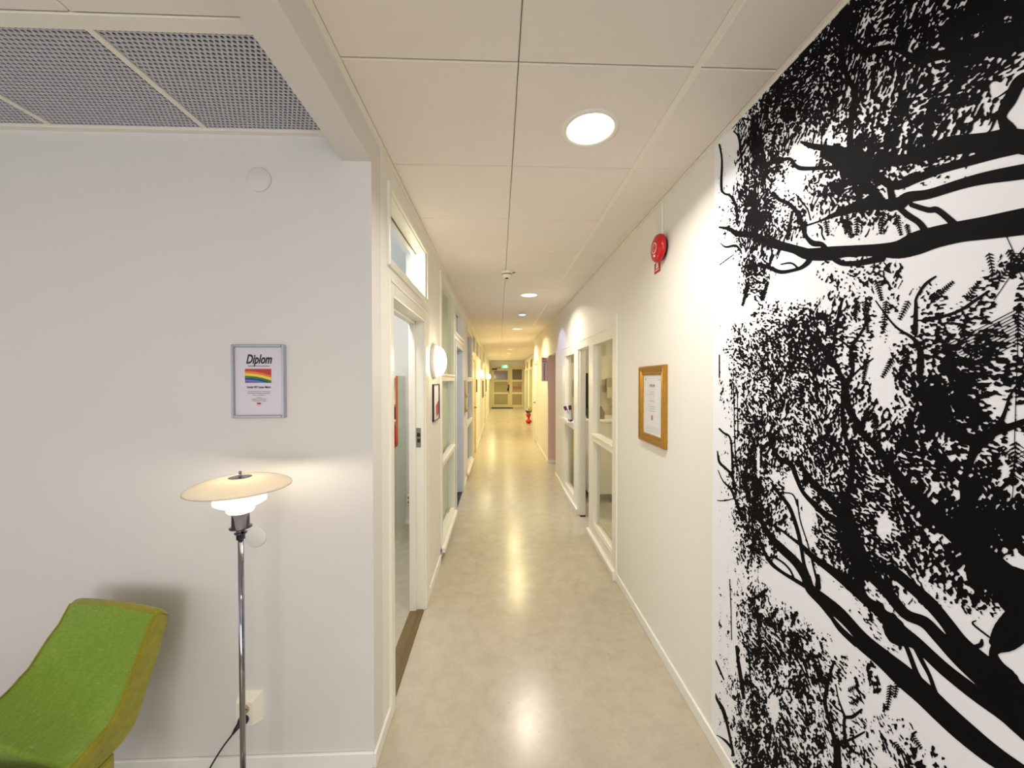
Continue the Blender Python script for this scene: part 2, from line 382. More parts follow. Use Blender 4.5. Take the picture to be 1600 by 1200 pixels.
# offices behind the left wall
o1 = MB(); o1.box(-4.0, XLi, 4.25, 4.35, 0, ZC+.1); o1.build('wall_office', M_wall, kind='structure')
MB().box(-4.0, XLi, 7.35, 7.45, 0, ZC+.1).build('wall_office', M_wall, kind='structure')
MB().box(-4.12, -4.0, YW+.12, 7.45, 0, ZC+.1).build('wall_office', M_wall, kind='structure')
MB().box(-2.2, XLi, 8.6, 8.7, 0, ZC+.1).build('wall_office', M_beigewall, kind='structure')
MB().box(-2.2, -2.1, 7.45, 14.8, 0, ZC+.1).build('wall_office', M_beigewall, kind='structure')
# pantry behind the glazed partition
MB().box(XRi, 4.0, 5.62, 5.72, 0, ZC+.1).build('wall_pantry', M_beigewall, kind='structure')
MB().box(3.9, 4.0, 2.6, 5.62, 0, ZC+.1).build('wall_pantry', M_beigewall, kind='structure')
MB().box(XRi, 4.0, 2.6, 2.7, 0, ZC+.1).build('wall_pantry', M_beigewall, kind='structure')
# side hall
MB().box(XR+.001, 2.9, 7.247, 7.35, 0, 2.16).build('wall_side_hall', M_pinkwall, kind='structure')
MB().box(XRi, 2.9, 6.18, 6.28, 0, 2.2).build('wall_side_hall', M_pinkwall, kind='structure')
MB().box(2.9, 3.0, 6.18, 7.35, 0, ZC+.1).build('wall_side_hall', M_pinkwall, kind='structure')
MB().box(XRi, 2.9, 6.28, 7.25, 2.16, 2.2).build('ceiling', M_beigewall, kind='structure')

# ------------------------------------------------------------------ corridor ceiling of lay-in tiles with downlight holes
CX0, CY0, P = .066, 1.240, .6
downl = [tuple(on(u, v, 2, ZC)[:2]) for u, v in ((922, 202), (827, 461), (808, 514), (804, 530), (797, 546), (795, 552))]
downl += [(.39, 17.3), (.39, 19.3), (.36, -.9)]
DR = .098
def ceiling():
    mb = MB(); g = .002; b = .004; zt = ZC+.018
    xs = [XL+.016, CX0, CX0+.6, XR-.015]
    def cols(y):
        return xs if y < 10.2 else xs[:3]+[XR2-.022]
    n0 = -8
    for r in range(n0, 34):
        y0 = CY0+P*r; y1 = y0+P
        c = cols(y0+.3)
        y1 = min(y1, YE)
        if y1-y0 < .05: continue
        for x0, x1 in zip(c, c[1:]):
            ga = .011 if abs(x0-CX0-.6) < .01 else .0015; gb = .011 if abs(x1-CX0-.6) < .01 else .0015
            X0, X1, Y0, Y1 = x0+ga, x1-gb, y0+g, y1-g
            hole = [d for d in downl if X0+DR < d[0] < X1-DR and Y0+.02 < d[1]-DR and d[1]+DR < Y1-.02]
            n = len(mb.v)
            # bevelled edge, face at ZC
            mb.v += [(X0, Y0, ZC+b), (X1, Y0, ZC+b), (X1, Y1, ZC+b), (X0, Y1, ZC+b), (X0+b, Y0+b, ZC), (X1-b, Y0+b, ZC), (X1-b, Y1-b, ZC), (X0+b, Y1-b, ZC),
                     (X0, Y0, zt), (X1, Y0, zt), (X1, Y1, zt), (X0, Y1, zt)]
            for i in range(4):
                j = (i+1) % 4; mb.face([n+i, n+4+i, n+4+j, n+j]); mb.face([n+8+i, n+i, n+j, n+8+j])
            if not hole: mb.face([n+4, n+7, n+6, n+5]); mb.face([n+8, n+9, n+10, n+11])
            else:
                cx, cy = hole[0]; seg = 48; m0 = len(mb.v)
                corners = [(X0+b, Y0+b), (X1-b, Y0+b), (X1-b, Y1-b), (X0+b, Y1-b)]
                for k in range(seg):
                    a = 2*PI*k/seg; dx, dy = math.cos(a), math.sin(a)
                    t = min(((X1-b-cx)/dx if dx > 1e-9 else 9e9), ((X0+b-cx)/dx if dx < -1e-9 else 9e9), ((Y1-b-cy)/dy if dy > 1e-9 else 9e9), ((Y0+b-cy)/dy if dy < -1e-9 else 9e9))
                    mb.v.append((cx+dx*DR, cy+dy*DR, ZC)); mb.v.append((cx+dx*t, cy+dy*t, ZC))
                for k in range(seg):
                    a = m0+2*k; c_ = m0+2*((k+1) % seg); pa, pb = mb.v[a+1], mb.v[c_+1]
                    q = [a, a+1]
                    if abs(pa[0]-pb[0]) > 1e-6 and abs(pa[1]-pb[1]) > 1e-6:
                        cc = min(corners, key=lambda z: (z[0]-pa[0])**2+(z[1]-pa[1])**2+(z[0]-pb[0])**2+(z[1]-pb[1])**2)
                        mb.v.append((cc[0], cc[1], ZC)); q.append(len(mb.v)-1)
                    mb.face(q+[c_+1, c_])
    return mb
ceiling().build('ceiling', M_tile, kind='structure', origin=(0, 0, ZC))
tb = MB()
tb.box(CX0+.588, CX0+.612, -3.6, YE, ZC+.002, ZC+.016)
tb.build('trim_1', M_tbar, kind='structure')
gg = MB()
for x in (CX0,): gg.box(x-.008, x+.008, -3.6, YE, ZC+.010, ZC+.018)
for r in range(-8, 34):
    y = CY0+P*r; gg.box(XL+.016, XR-.016, y-.008, y+.008, ZC+.010, ZC+.018) if y < 10.2 else gg.box(XL+.016, XR2-.016, y-.008, y+.008, ZC+.010, ZC+.018)
gg.build('trim_1', M_gapshade, kind='structure')
MB().box(XLi-.02, XR2+.12, -3.6, YE+.12, ZC+.16, ZC+.2).build('ceiling', M_void, kind='structure')
# wall angles carrying the tiles
for x0, x1 in ((XL, XL+.018), (XR-.016, XR)):
    t = MB(); y0 = -3.48 ; y1 = YE if x0 < 0 else 10.2
    t.box(x0, x1, y0, y1, ZC-.002, ZC+.012); 
    wx = XL+.003 if x0 < 0 else XR-.003
    t.box(min(wx, XL if x0 < 0 else XR), max(wx, XL if x0 < 0 else XR), y0, y1, ZC-.010, ZC-.002); t.build('trim_2', M_tbar, kind='structure')
# dropped beam over the corner
BZ = 2.545
MB().box(XL-.117, XL, -3.48, YW, BZ, ZC+.1, .001).build('trim_3', M_wall, kind='structure')

# ------------------------------------------------------------------ reception ceiling with perforated panels
ZP = 2.655
rc = MB(); YP0, YP1 = 1.135, YW
for x in np.arange(-6.0, XLi-.01, .6):
    pass
xd = [-1.185-.6*k for k in range(0, 9)]
xe = [XLi]+xd
for a, b_ in zip(xe, xe[1:]):
    y = YP0-.045
    while y > -3.4:
        rc.box(b_+.002, a-.002, max(y-.6, -3.48), y-.002, ZP, ZP+.018, .004); y -= .6
rc.build('ceiling', M_tile, kind='structure')
gr = MB()
gr.box(-6, XLi, YP0-.045, YP0, ZP-.004, ZP+.02); gr.box(-6, XLi, YW-.022, YW, ZP-.012, ZP+.02)
for x in xd: gr.box(x-.011, x+.011, YP0, YW-.02, ZP-.004, ZP+.02)
for x in xd: gr.box(x-.007, x+.007, -3.4, YP0-.045, ZP+.008, ZP+.02)
gr.build('trim_4', M_tbar, kind='structure')
MB().box(-6.1, XLi, -3.6, YW, ZP+.12, ZP+.16).build('ceiling', M_void, kind='structure')
def perf(x0, x1, y0, y1):
    mb = MB(); px = .0172; py = px*math.sqrt(3)/2; ri = .0060; th = .004
    nx = int((x1-x0)/px); ny = int((y1-y0)/py); ro = px/math.sqrt(3)
    for j in range(ny+1):
        for i in range(nx+1):
            cx = x0+px*(i+.5*(j % 2)); cy = y0+py*j
            if not (x0 <= cx <= x1 and y0 <= cy <= y1): continue
            n = len(mb.v)
            for k in range(6):
                a = PI/3*k+PI/6; mb.v.append((min(max(cx+ro*math.cos(a), x0), x1), min(max(cy+ro*math.sin(a), y0), y1), ZP))
            for k in range(6):
                a = PI/3*k+PI/6; mb.v.append((cx+ri*math.cos(a), cy+ri*math.sin(a), ZP))
            for k in range(6): mb.v.append((mb.v[n+6+k][0], mb.v[n+6+k][1], ZP+th))
            for k in range(6):
                l = (k+1) % 6; mb.face([n+k, n+6+k, n+6+l, n+l]); mb.face([n+6+k, n+12+k, n+12+l, n+6+l])
    return mb
pp = [(XLi, -1.185), (-1.185, -1.785), (-1.785, -2.385)]
for i, (a, b_) in enumerate(pp):
    pe = perf(b_+.012, a-.001 if i == 0 else a-.012, YP0+.001, YW-.022).build('ceiling_panel', M_perf,
        label=['grey perforated metal ceiling panel nearest the white beam', 'middle grey perforated metal ceiling panel, between two white bars', 'grey perforated metal ceiling panel farthest from the beam, at the left edge of the photo'][i],
        cat='ceiling panel', group='perforated metal ceiling panels')
MB().box(-2.6, XLi, YP0, YW-.02, ZP+.05, ZP+.06).build('ceiling', M_dark, kind='structure')

# ------------------------------------------------------------------ baseboards
def base(name, *b): MB().box(*b, .003).build(name, M_trim, kind='structure')
base('baseboard_back', -6, XL, YW-.013, YW+.0, 0, .066)
base('baseboard_left', XL, XL+.012, YW-.013, 1.80, 0, .066)
for a, b_ in ((2.78, 3.36), (4.40, 4.50), (5.56, 6.05), (7.25, 7.42), (8.45, 13.5), (14.6, YE)): base('baseboard_left', XL, XL+.012, a, b_, 0, .066)
base('baseboard_right', XR-.012, XR, -3.48, 2.985, 0, .066)
for a, b_ in ((5.53, 6.28), (7.25, 9.22), (10.12, 10.2)): base('baseboard_right', XR-.012, XR, a, b_, 0, .066)
base('baseboard_side_hall', XR+.002, 2.9, 7.234, 7.247, 0, .066)
base('baseboard_right', XR2-.012, XR2, 10.2, YE, 0, .066)
base('baseboard_office', -4, XLi, 4.237, 4.25, 0, .066)

# ------------------------------------------------------------------ left side: doors, transoms, sidelights
def door_frame(n, y0, y1, oy0, oy1, ztop=2.13, M=M_white, side=-1, leaf=False, thr=None):
    """casing on the corridor face, deep jambs and a stop"""
    X = XL if side < 0 else XR; s = 1 if side < 0 else -1       # s: direction into the corridor
    d = empty('door_%d' % n, (X, (y0+y1)/2, 0), None, None); d['kind'] = 'structure'
    mb = MB(); a, b_ = sorted((X-.006*s, X+.014*s))
    mb.box(a, b_, y0, oy0, 0, ztop, .003); mb.box(a, b_, oy1, y1, 0, ztop, .003); mb.box(a, b_, oy0, oy1, ztop-.085, ztop, .003)
    a, b_ = sorted((X+.014*s, X+.021*s)); mb.box(a, b_, y0+.012, y1-.012, ztop-.022, ztop-.008, .002)
    a, b_ = sorted((X, X-.10*s))
    mb.box(a, b_, oy0-.0, oy0+.016, 0, ztop-.07); mb.box(a, b_, oy1-.016, oy1, 0, ztop-.07); mb.box(a, b_, oy0, oy1, ztop-.086, ztop-.070)
    a, b_ = sorted((X-.055*s, X-.10*s))
    mb.box(a, b_, oy0+.016, oy0+.032, 0, ztop-.086, .002); mb.box(a, b_, oy1-.032, oy1-.016, 0, ztop-.086, .002); mb.box(a, b_, oy0+.016, oy1-.016, ztop-.104, ztop-.086, .002)
    mb.build('door_frame', M, d)
    if leaf:
        a, b_ = sorted((X-.012*s, X-.05*s)); MB().box(a, b_, oy0+.018, oy1-.018, .008, ztop-.09, .002).build('door_leaf', M, d)
        h = MB(); hy = oy1-.08 if leaf == 1 else oy0+.08
        h.lathe([(.022, 0), (.022, .01*s), (.008, .012*s), (.008, .045*s)], (X-.012*s, hy, 1.02), 'x', 14)
        h.tube([(X+.033*s, hy, 1.02), (X+.035*s, hy+(.11 if leaf == 2 else -.11), 1.02)], .008)
        h.build('door_handle', M_black, d)
    if thr:
        t = MB(); t.box(XL-.10, XL-.002, oy0+.016, oy1-.016, .0, .010, .004)
        for k in range(4): t.box(XL-.045+.011*k, XL-.040+.011*k, oy0+.016, oy1-.016, .010, .0135, .001)
        t.build('threshold', thr, d)
    return d
def transom(n, y0, y1, z0, z1, M=M_white, glass=M_glass, side=-1):
    X = XL; w = empty('window_%d' % n, (X, (y0+y1)/2, z0), None, None); w['kind'] = 'structure'
    f = MB(); f.ring_frame_x(X-.002, X+.014, y0, y1, z0, z1, (.022, .03, .035, .035)); f.ring_frame_x(XLi, X-.001, y0+.02, y1-.028, z0+.03, z1-.03, .012, .001)
    f.build('window_frame', M, w)
    g = MB(); g.ring_frame_x(X-.072, X-.066, y0+.03, y1-.04, z0+.042, z1-.042, .007, 0); g.build('gasket', M_black, w)
    MB().box(X-.070, X-.067, y0+.035, y1-.045, z0+.047, z1-.047).build('pane', glass, w)
    return w
d1 = door_frame(1, 1.80, 2.78, 1.86, 2.66, thr=M_brass)
# strike plate in the far jamb
sp = MB(); sp.box(XL-.052, XL-.020, 2.641, 2.6435, 1.16, 1.30, .001); sp.build('strike_plate', M_steel, d1)
sp = MB(); sp.box(XL-.045, XL-.024, 2.6395, 2.641, 1.235, 1.262); sp.box(XL-.045, XL-.024, 2.6395, 2.641, 1.195, 1.222); sp.build('latch_hole', M_black, d1)
transom(1, 1.80, 2.78, 2.185, 2.585)
door_frame(2, 4.50, 5.56, 4.60, 5.42, M=mat('blue_grey_doorway', (200, 204, 210), .3, noise=.02), thr=mat('dark_threshold', (26, 30, 44), .5, noise=.1))
transom(2, 4.50, 5.56, 2.185, 2.585, glass=M_glass)
door_frame(3, 7.42, 8.45, 7.50, 8.35, leaf=1, M=mat('cream_door', (216, 200, 160), .35, noise=.02))
transom(3, 7.42, 8.45, 2.16, 2.6, glass=M_brown); transom(4, 8.6, 9.75, 2.16, 2.6, glass=M_brown); transom(5, 9.8, 11.05, 2.16, 2.6, glass=M_brown)
door_frame(4, 13.5, 14.6, 13.6, 14.5, leaf=1, M=mat('ivory_door', (226, 216, 178), .35, noise=.02)); transom(6, 12.35, 13.45, 2.16, 2.6, glass=M_brown)
def sidelight(n, y0, y1, z1, zr, glass, zt=None):
    w = empty('window_%d' % n, (XL, (y0+y1)/2, .07), None, None); w['kind'] = 'structure'
    f = MB(); X = XL
    f.ring_frame_x(X-.03, X+.016, y0, y1, .07, z1, (.05, .05, .09, .06))
    f.box(X-.0, X+.045, y0, y1, .07, .115, .004)
    for z in zr: f.box(X-.03, X+.014, y0+.05, y1-.05, z, z+.075, .004); f.box(X+.0, X+.028, y0+.05, y1-.05, z+.05, z+.072, .003)
    f.build('window_frame', M_white, w)
    zz = [.16]+[v for z in zr for v in (z, z+.075)]+[z1-.06]
    for a, b_ in zip(zz[::2], zz[1::2]): MB().box(X-.062, X-.056, y0+.04, y1-.04, a-.01, b_+.01).build('pane', glass, w)
    r = MB(); r.ring_frame_x(XLi, X-.03, y0+.045, y1-.045, .10, z1-.055, .012, 0); r.build('reveal', M_white, w)
sidelight(7, 3.37, 4.37, 2.62, (.82, 1.62), M_frost)
sidelight(8, 6.08, 7.24, 2.50, (.84, 1.60), M_bluegl)
# ------------------------------------------------------------------ right glazed partition
X0, X1 = XR-.012, XR+.06
w = empty('window_9', (XR, 3.4, 0), None, None); w['kind'] = 'structure'
f = MB()
f.box(X0, X1, 2.985, 3.085, 0, 2.085, .004)                 # near post
f.box(X0-.004, XR, 2.965, 2.99, .0, 2.17, .003)             # narrow cover strip rising past the header
f.box(X0, X1, 3.72, 3.90, 0, 2.085, .004)
f.box(X0, X1, 3.08, 3.73, 1.98, 2.085, .004)
f.box(X0, X1, 3.08, 3.73, 1.015, 1.095, .004); f.box(X0-.012, X0+.01, 3.085, 3.72, 1.075, 1.095, .003)
f.box(X0, X1, 3.08, 3.73, .0, .18, .004); f.box(X0-.028, X0+.01, 2.985, 3.90, .04, .075, .006); f.box(X0-.02, X0, 2.985, 3.90, 0, .05, .002)
f.box(X0+.004, X0+.02, 3.08, 3.72, .17, .2, .003)
f.build('window_frame', M_white, w)
for z0, z1 in ((.18, 1.02), (1.09, 1.985)):
    MB().box(XR+.03, XR+.036, 3.08, 3.73, z0, z1).build('pane', M_glass, w)
w = empty('window_10', (XR, 5.0, 0), None, None); w['kind'] = 'structure'
f = MB()
f.box(X0, X1, 5.30, 5.52, 0, 2.085, .004); f.box(X0, X1, 4.45, 4.68, 0, 2.085, .004); f.box(X0, X1, 4.67, 5.31, 1.96, 2.085, .004)
f.box(X0, X1, 4.67, 5.31, 1.0, 1.08, .004); f.box(X0-.014, X0+.01, 4.68, 5.30, 1.06, 1.08, .003); f.box(X0, X1, 4.67, 5.31, 0, .16, .004); f.box(X0-.022, X0+.01, 4.45, 5.52, .04, .075, .005); f.box(X0-.015, X0, 4.45, 5.52, 0, .05, .002)
f.build('window_frame', M_white, w)
for z0, z1 in ((.16, 1.005), (1.075, 1.965)): MB().box(XR+.03, XR+.036, 4.67, 5.31, z0, z1).build('pane', M_glass, w)
w = empty('door_5', (XR, 4.2, 0), None, None); w['kind'] = 'structure'
f = MB(); f.box(X0, X1, 3.90, 4.45, 1.99, 2.085, .004); f.box(X0-.003, X0+.006, 2.99, 5.52, 2.075, 2.092, .002)
f.box(XR+.02, XR+.05, 3.9, 4.45, 2.0-.02, 1.992); f.build('door_frame', M_white, w)
f = MB(); f.box(XR+.008, XR+.075, 4.405, 4.45, .012, 1.99, .003); f.build('door_jamb', mat('sliding_door_grey', (222, 214, 200), .35, noise=.02), w)
f = MB(); f.box(XR+.01, XR+.073, 4.395, 4.44, .0, .012); f.build('floor_guide', M_black, w)

# pantry contents
Y5 = 5.62
# end wall seen through the glass: dispenser, tiled band, white units on castors, worktop
c = empty('mobile_cabinet', (1.85, 5.2, 0), 'white mobile cabinet on castors seen low through the glazed partition', 'cabinet')
MB().box(1.19, 2.60, 4.86, 5.56, .12, 1.07, .006).build('body', M_mesh, c)
MB().box(1.18, 2.61, 4.85, 5.58, 1.07, 1.10, .004).build('top', M_white, c)
for x in (1.25, 1.50, 2.5):
    for y in (4.93, 5.5):
        q = MB(); q.tube([(x, y, .12), (x, y, .07)], .012, 8); q.lathe([(.03, -.015), (.04, -.012), (.04, .012), (.03, .015)], (x, y, .041), 'x', 16); q.build('castor', M_black, c)
o = MB().box(1.2, 3.9, 5.606, 5.62, 1.0, 1.55).build('wall_pantry_tiles', M_splash, kind='structure')
t = empty('paper_towel_dispenser', (1.66, 5.58, 1.33), 'slim grey wall dispenser behind the clear glass pane', 'dispenser')
MB().box(1.61, 1.70, 5.53, 5.606, 1.33, 1.66, .01).build('body', mat('dispenser_grey', (150, 145, 130), .35, noise=.03), t)
MB().box(1.62, 1.69, 5.524, 5.53, 1.36, 1.52, .002).build('sight_window', M_beigewall, t)
MB().box(1.285, 1.31, 5.44, 5.60, 1.10, 1.73, .003).build('display_board', M_black, label='tall narrow black board standing on the white cabinet in the sliding doorway', cat='board')
bx = MB(); pts = [(0, 0), (.20, 0), (.21, .09), (.16, .17), (.07, .19), (0, .12)]
n0 = len(bx.v)
for y in (5.0, 5.2): bx.v += [(1.225+p, y, 1.10+q) for p, q in pts]
bx.face(list(range(6))[::-1]); bx.face(list(range(6, 12)))
for i in range(6): bx.face([i, (i+1) % 6, 6+(i+1) % 6, 6+i])
bx.build('coffee_machine', M_black, label='black rounded appliance standing on the white cabinet in the doorway', cat='appliance')

# ------------------------------------------------------------------ other doors
door_frame(6, 9.22, 10.13, 9.30, 10.05, ztop=2.12, side=1, leaf=1, M=M_white)

# ------------------------------------------------------------------ end partition
M_cream = mat('cream_partition', (228, 216, 170), .35, noise=.01)
w = empty('door_7', (0.1, YE, 0), None, None); w['kind'] = 'structure'
xa, xm, xb = -.42, .66, 1.40
f = MB(); Ya, Yb = YE-.03, YE+.05
f.box(XL, xa, Ya, Yb, 0, 2.4, .004); f.box(xa, xb, Ya, Yb, 2.28, 2.4, .004); f.box(xm-.05, xm+.06, Ya, Yb, 0, 2.28, .004)
f.build('door_frame', M_cream, w)
f = MB(); l0, l1 = xa+.01, xm-.05
f.box(l0, l0+.13, Ya-.01, Yb-.02, .02, 2.27, .004); f.box(l1-.10, l1, Ya-.01, Yb-.02, .02, 2.27, .004)
for z0, z1 in ((.02, .18), (.78, .90), (1.50, 1.62), (2.14, 2.27)): f.box(l0+.13, l1-.10, Ya-.01, Yb-.02, z0, z1, .004)
f.build('door_leaf', M_cream, w)
for z0, z1, M in ((.18, .78, M_frosty), (.90, 1.50, M_frosty), (1.62, 2.14, M_brown)): MB().box(l0+.12, l1-.09, YE, YE+.012, z0-.01, z1+.01).build('pane', M, w)
h = MB(); h.box(l1-.09, l1-.01, Ya-.05, Ya-.01, 1.14, 1.34, .01); h.box(l1-.10-.03, l1-.02, Ya-.08, Ya-.012, .98, 1.14, .02); h.tube([(l1-.05, Ya-.06, 1.0), (l1-.04, Ya-.08, .84)], .015)
h.build('door_lock', M_black, w)
h = MB(); h.box(l0+.0, l0+.30, Ya-.07, Ya-.012, 2.19, 2.27, .01); h.tube([(l0+.2, Ya-.04, 2.27), (l0+.42, Ya-.1, 2.30), (l0+.5, Ya-.02, 2.33)], .012); h.build('door_closer', M_black, w)
w = empty('window_11', (1.0, YE, 0), None, None); w['kind'] = 'structure'
f = MB(); r0, r1 = xm+.06, xb
f.box(r0, r0+.05, Ya, Yb, 0, 2.28, .004); f.box(r1-.07, r1, Ya, Yb, 0, 2.28, .004)
for z0, z1 in ((0, .16), (.78, .90), (1.50, 1.62), (2.22, 2.28)): f.box(r0+.05, r1-.07, Ya, Yb, z0, z1, .004)
f.build('window_frame', M_cream, w)
for z0, z1, M in ((.16, .78, M_frosty), (.90, 1.50, M_frosty), (1.62, 2.22, M_brown)): MB().box(r0+.04, r1-.06, YE, YE+.012, z0-.01, z1+.01).build('pane', M, w)
tm = MB(); text_mb(tm, 'óinr', .30, (1.05, YE-.004, 1.08), (-1, 0, 0), (0, 0, 1), bold=.004)
tm.build('red_lettering', M_redd, w, kind='structure')
MB().box(-.42, .80, YE-.62, YE-.06, 0, .014, .004).build('door_mat', M_mat, label='black mat on the floor before the far glazed door', cat='mat')
# frosted glazing in the widened part (right side)
for n, (y0, y1) in enumerate(((15.6, 17.2), (17.9, 19.5))):
    w = empty('window_%d' % (12+n), (XR2, y0, 0), None, None); w['kind'] = 'structure'
    f = MB(); f.ring_frame_x(XR2-.02, XR2+.05, y0, y1, .07, 2.13, .07); f.build('window_frame', M_cream, w)
    MB().box(XR2+.01, XR2+.02, y0+.05, y1-.05, .12, 2.08).build('pane', M_frost, w)
for n, (y0, y1) in enumerate(((15.7, 16.6), (18.1, 18.9), (20.0, 20.8))):
    w = empty('window_%d' % (14+n), (XR2, y0, 2.18), None, None); w['kind'] = 'structure'
    f = MB(); f.ring_frame_x(XR2-.01, XR2+.05, y0, y1, 2.16, 2.52, .03); f.build('window_frame', M_cream, w)
    MB().box(XR2+.01, XR2+.02, y0+.02, y1-.02, 2.18, 2.5).build('pane', M_brown, w)

# ------------------------------------------------------------------ downlights
def disc_light(name, loc, r, power, color, parent, spread=140):
    l = bpy.data.lights.new(name, 'AREA'); l.shape = 'DISK'; l.size = 2*r; l.energy = power; l.color = color; l.spread = math.radians(spread)
    o = bpy.data.objects.new(name, l); COL.objects.link(o); o.parent = parent; o.location = Vector(loc)-worg(parent); return o
dl_lab = ['largest round recessed downlight, nearest in the corridor ceiling', 'second round ceiling downlight, just beyond the smoke detector',
          'third ceiling downlight down the corridor, beyond the small blue spot', 'fourth ceiling downlight down the corridor', 'fifth ceiling downlight, well down the corridor',
          'sixth ceiling downlight, close beyond the fifth', 'seventh ceiling downlight, small and far down the corridor', 'last ceiling downlight, just before the exit sign', 'round ceiling downlight behind the viewpoint']
DP = [23, 30, 42, 44, 46, 44, 50, 50, 16]
DC = [NEUT, (1, .93, .8), WARM, WARM, WARM, WARM, WARM, WARM, NEUT]
M_dl = mat('downlight_glow', (255, 250, 240), .3, noise=.01, emit=(255, 246, 225), estr=6)
def downlight_meshes(e, x, y):
    mb = MB(); mb.lathe([(.098, .012), (.098, -.003), (.102, -.006), (.112, -.005), (.120, -.001), (.120, .0)], (x, y, ZC), seg=48, caps=False); mb.build('trim_ring', M_white, e)
    mb = MB(); mb.lathe([(.097, -.002), (.092, .02), (.078, .055), (.05, .085), (.0, .09)], (x, y, ZC), seg=48, caps=False)
    mb.build('reflector', M_refl, e)
    mb = MB(); mb.tube([(x-.055, y-.01, ZC+.055), (x+.055, y-.01, ZC+.055)], .011, 12); mb.tube([(x-.055, y+.02, ZC+.055), (x+.055, y+.02, ZC+.055)], .011, 12); mb.build('bulb', M_dl, e)
M_refl = mat('facetted_reflector', (250, 248, 240), .18, metal=.5, noise=.25, nscale=60, emit=(255, 246, 225), estr=.9)
e0 = None
for i, (x, y) in enumerate(downl):
    if e0 is None:
        e0 = empty('ceiling_downlight', (x, y, ZC), dl_lab[0], 'ceiling light', 'round recessed downlights along the corridor'); downlight_meshes(e0, x, y); e = e0
    else:
        e = copy_tree(e0); e.location = (x, y, ZC); e['label'] = dl_lab[i]; ORG[e.name] = Vector((x, y, ZC))
    e0b = e
for i, (x, y) in enumerate(downl):
    l = bpy.data.lights.new('downlight_beam', 'AREA'); l.shape = 'DISK'; l.size = .17; l.energy = DP[i]; l.color = DC[i]; l.spread = math.radians(150)
    o = bpy.data.objects.new('downlight_beam', l); COL.objects.link(o); o.location = (x, y, ZC-.008)
    o.visible_camera = True
# small blue-white LED spot
p = on(816, 487, 2, ZC)
e = empty('ceiling_spotlight', (p.x, p.y, ZC-.05), 'small blue-white LED spotlight between the second and third downlights', 'ceiling light')
q = MB(); q.lathe([(.05, .05), (.05, .042), (.018, .04), (.018, .02), (.055, .012), (.06, .0), (.05, 0)], (p.x, p.y, ZC-.05), caps=False, seg=28); q.build('housing', M_white, e)
q = MB(); q.lathe([(0, -.004), (.035, -.004), (.05, .0), (.05, .004)], (p.x, p.y, ZC-.05), seg=28); q.build('lens', mat('blue_led', (200, 215, 255), .3, noise=.01, emit=(150, 175, 255), estr=12), e)
l = bpy.data.lights.new('spot_beam', 'SPOT'); l.energy = 26; l.color = (.45, .55, 1); l.spot_size = math.radians(84); l.spot_blend = .35; l.shadow_soft_size = .015
o = bpy.data.objects.new('spot_beam', l); COL.objects.link(o); o.location = (p.x, p.y, ZC-.07); o.rotation_euler = Vector((.62, -.10, -1)).to_track_quat('-Z', 'Y').to_euler()

# ------------------------------------------------------------------ wall globes
def globe(y, lab, first=None, grp='round white wall lamps on the left wall'):
    if first: 
        e = copy_tree(first); e.location = (XL, y, 1.785); e['label'] = lab; return e
    e = empty('wall_lamp', (XL, y, 1.785), lab, 'wall lamp', grp); c = (XL, y, 1.785)
    q = MB(); q.lathe([(.135, 0), (.138, .004), (.138, .022), (.128, .030), (.128, .0)], c, 'x', 48, caps=False); q.build('base_ring', M_white, e)
    q = MB(); q.lathe([(.120, .028), (.121, .036), (.114, .058), (.096, .080), (.066, .096), (.030, .104), (0, .106)], c, 'x', 48, caps=False); q.build('globe', M_globe, e)
    return e
g0 = globe(3.04, 'nearest lit round wall lamp on the left wall, above the black-edged picture')
ys = [10.3, 16.2, 19.4]
for y, lab in zip(ys, ('second lit wall lamp down the left wall, past the cream door', 'third lit wall lamp on the left wall, far down the corridor', 'farthest lit wall lamp on the left wall, by the end door')): globe(y, lab, g0)
for y in [3.04]+ys:
    l = bpy.data.lights.new('globe_glow', 'POINT'); l.energy = 5 if y < 5 else 9; l.color = (1, .9, .65) if y < 5 else WARM; l.shadow_soft_size = .09
    o = bpy.data.objects.new('globe_glow', l); COL.objects.link(o); o.location = (XL+.22, y, 1.785)

# ------------------------------------------------------------------ smoke detector
p = on(792, 424, 2, ZC)
e = empty('smoke_detector', (p.x, p.y, ZC), 'white round smoke detector on the ceiling before the second downlight', 'smoke detector')
q = MB(); q.lathe([(0, 0), (.055, 0), (.055, -.018), (.050, -.024), (.042, -.026)], (p.x, p.y, ZC), seg=32); q.build('base', M_white, e)
q = MB(); q.lathe([(.046, -.026), (.048, -.040), (.044, -.05), (.034, -.062), (.0, -.066)], (p.x, p.y, ZC), seg=32); q.build('cover', M_white, e)
q = MB(); q.lathe([(.0485, -.030), (.0495, -.031), (.0495, -.035), (.0485, -.036)], (p.x, p.y, ZC), seg=32, caps=False); q.lathe([(0, -.072), (.014, -.071), (.016, -.064)], (p.x, p.y, ZC), seg=20); q.build('sensor_slots', M_black, e)
q = MB(); q.tube([(p.x, p.y+.05, ZC-.004), (p.x+.05, p.y+.045, ZC-.006), (p.x+.08, p.y+.02, ZC-.003)], .004, 8); q.build('cable', M_black, e)

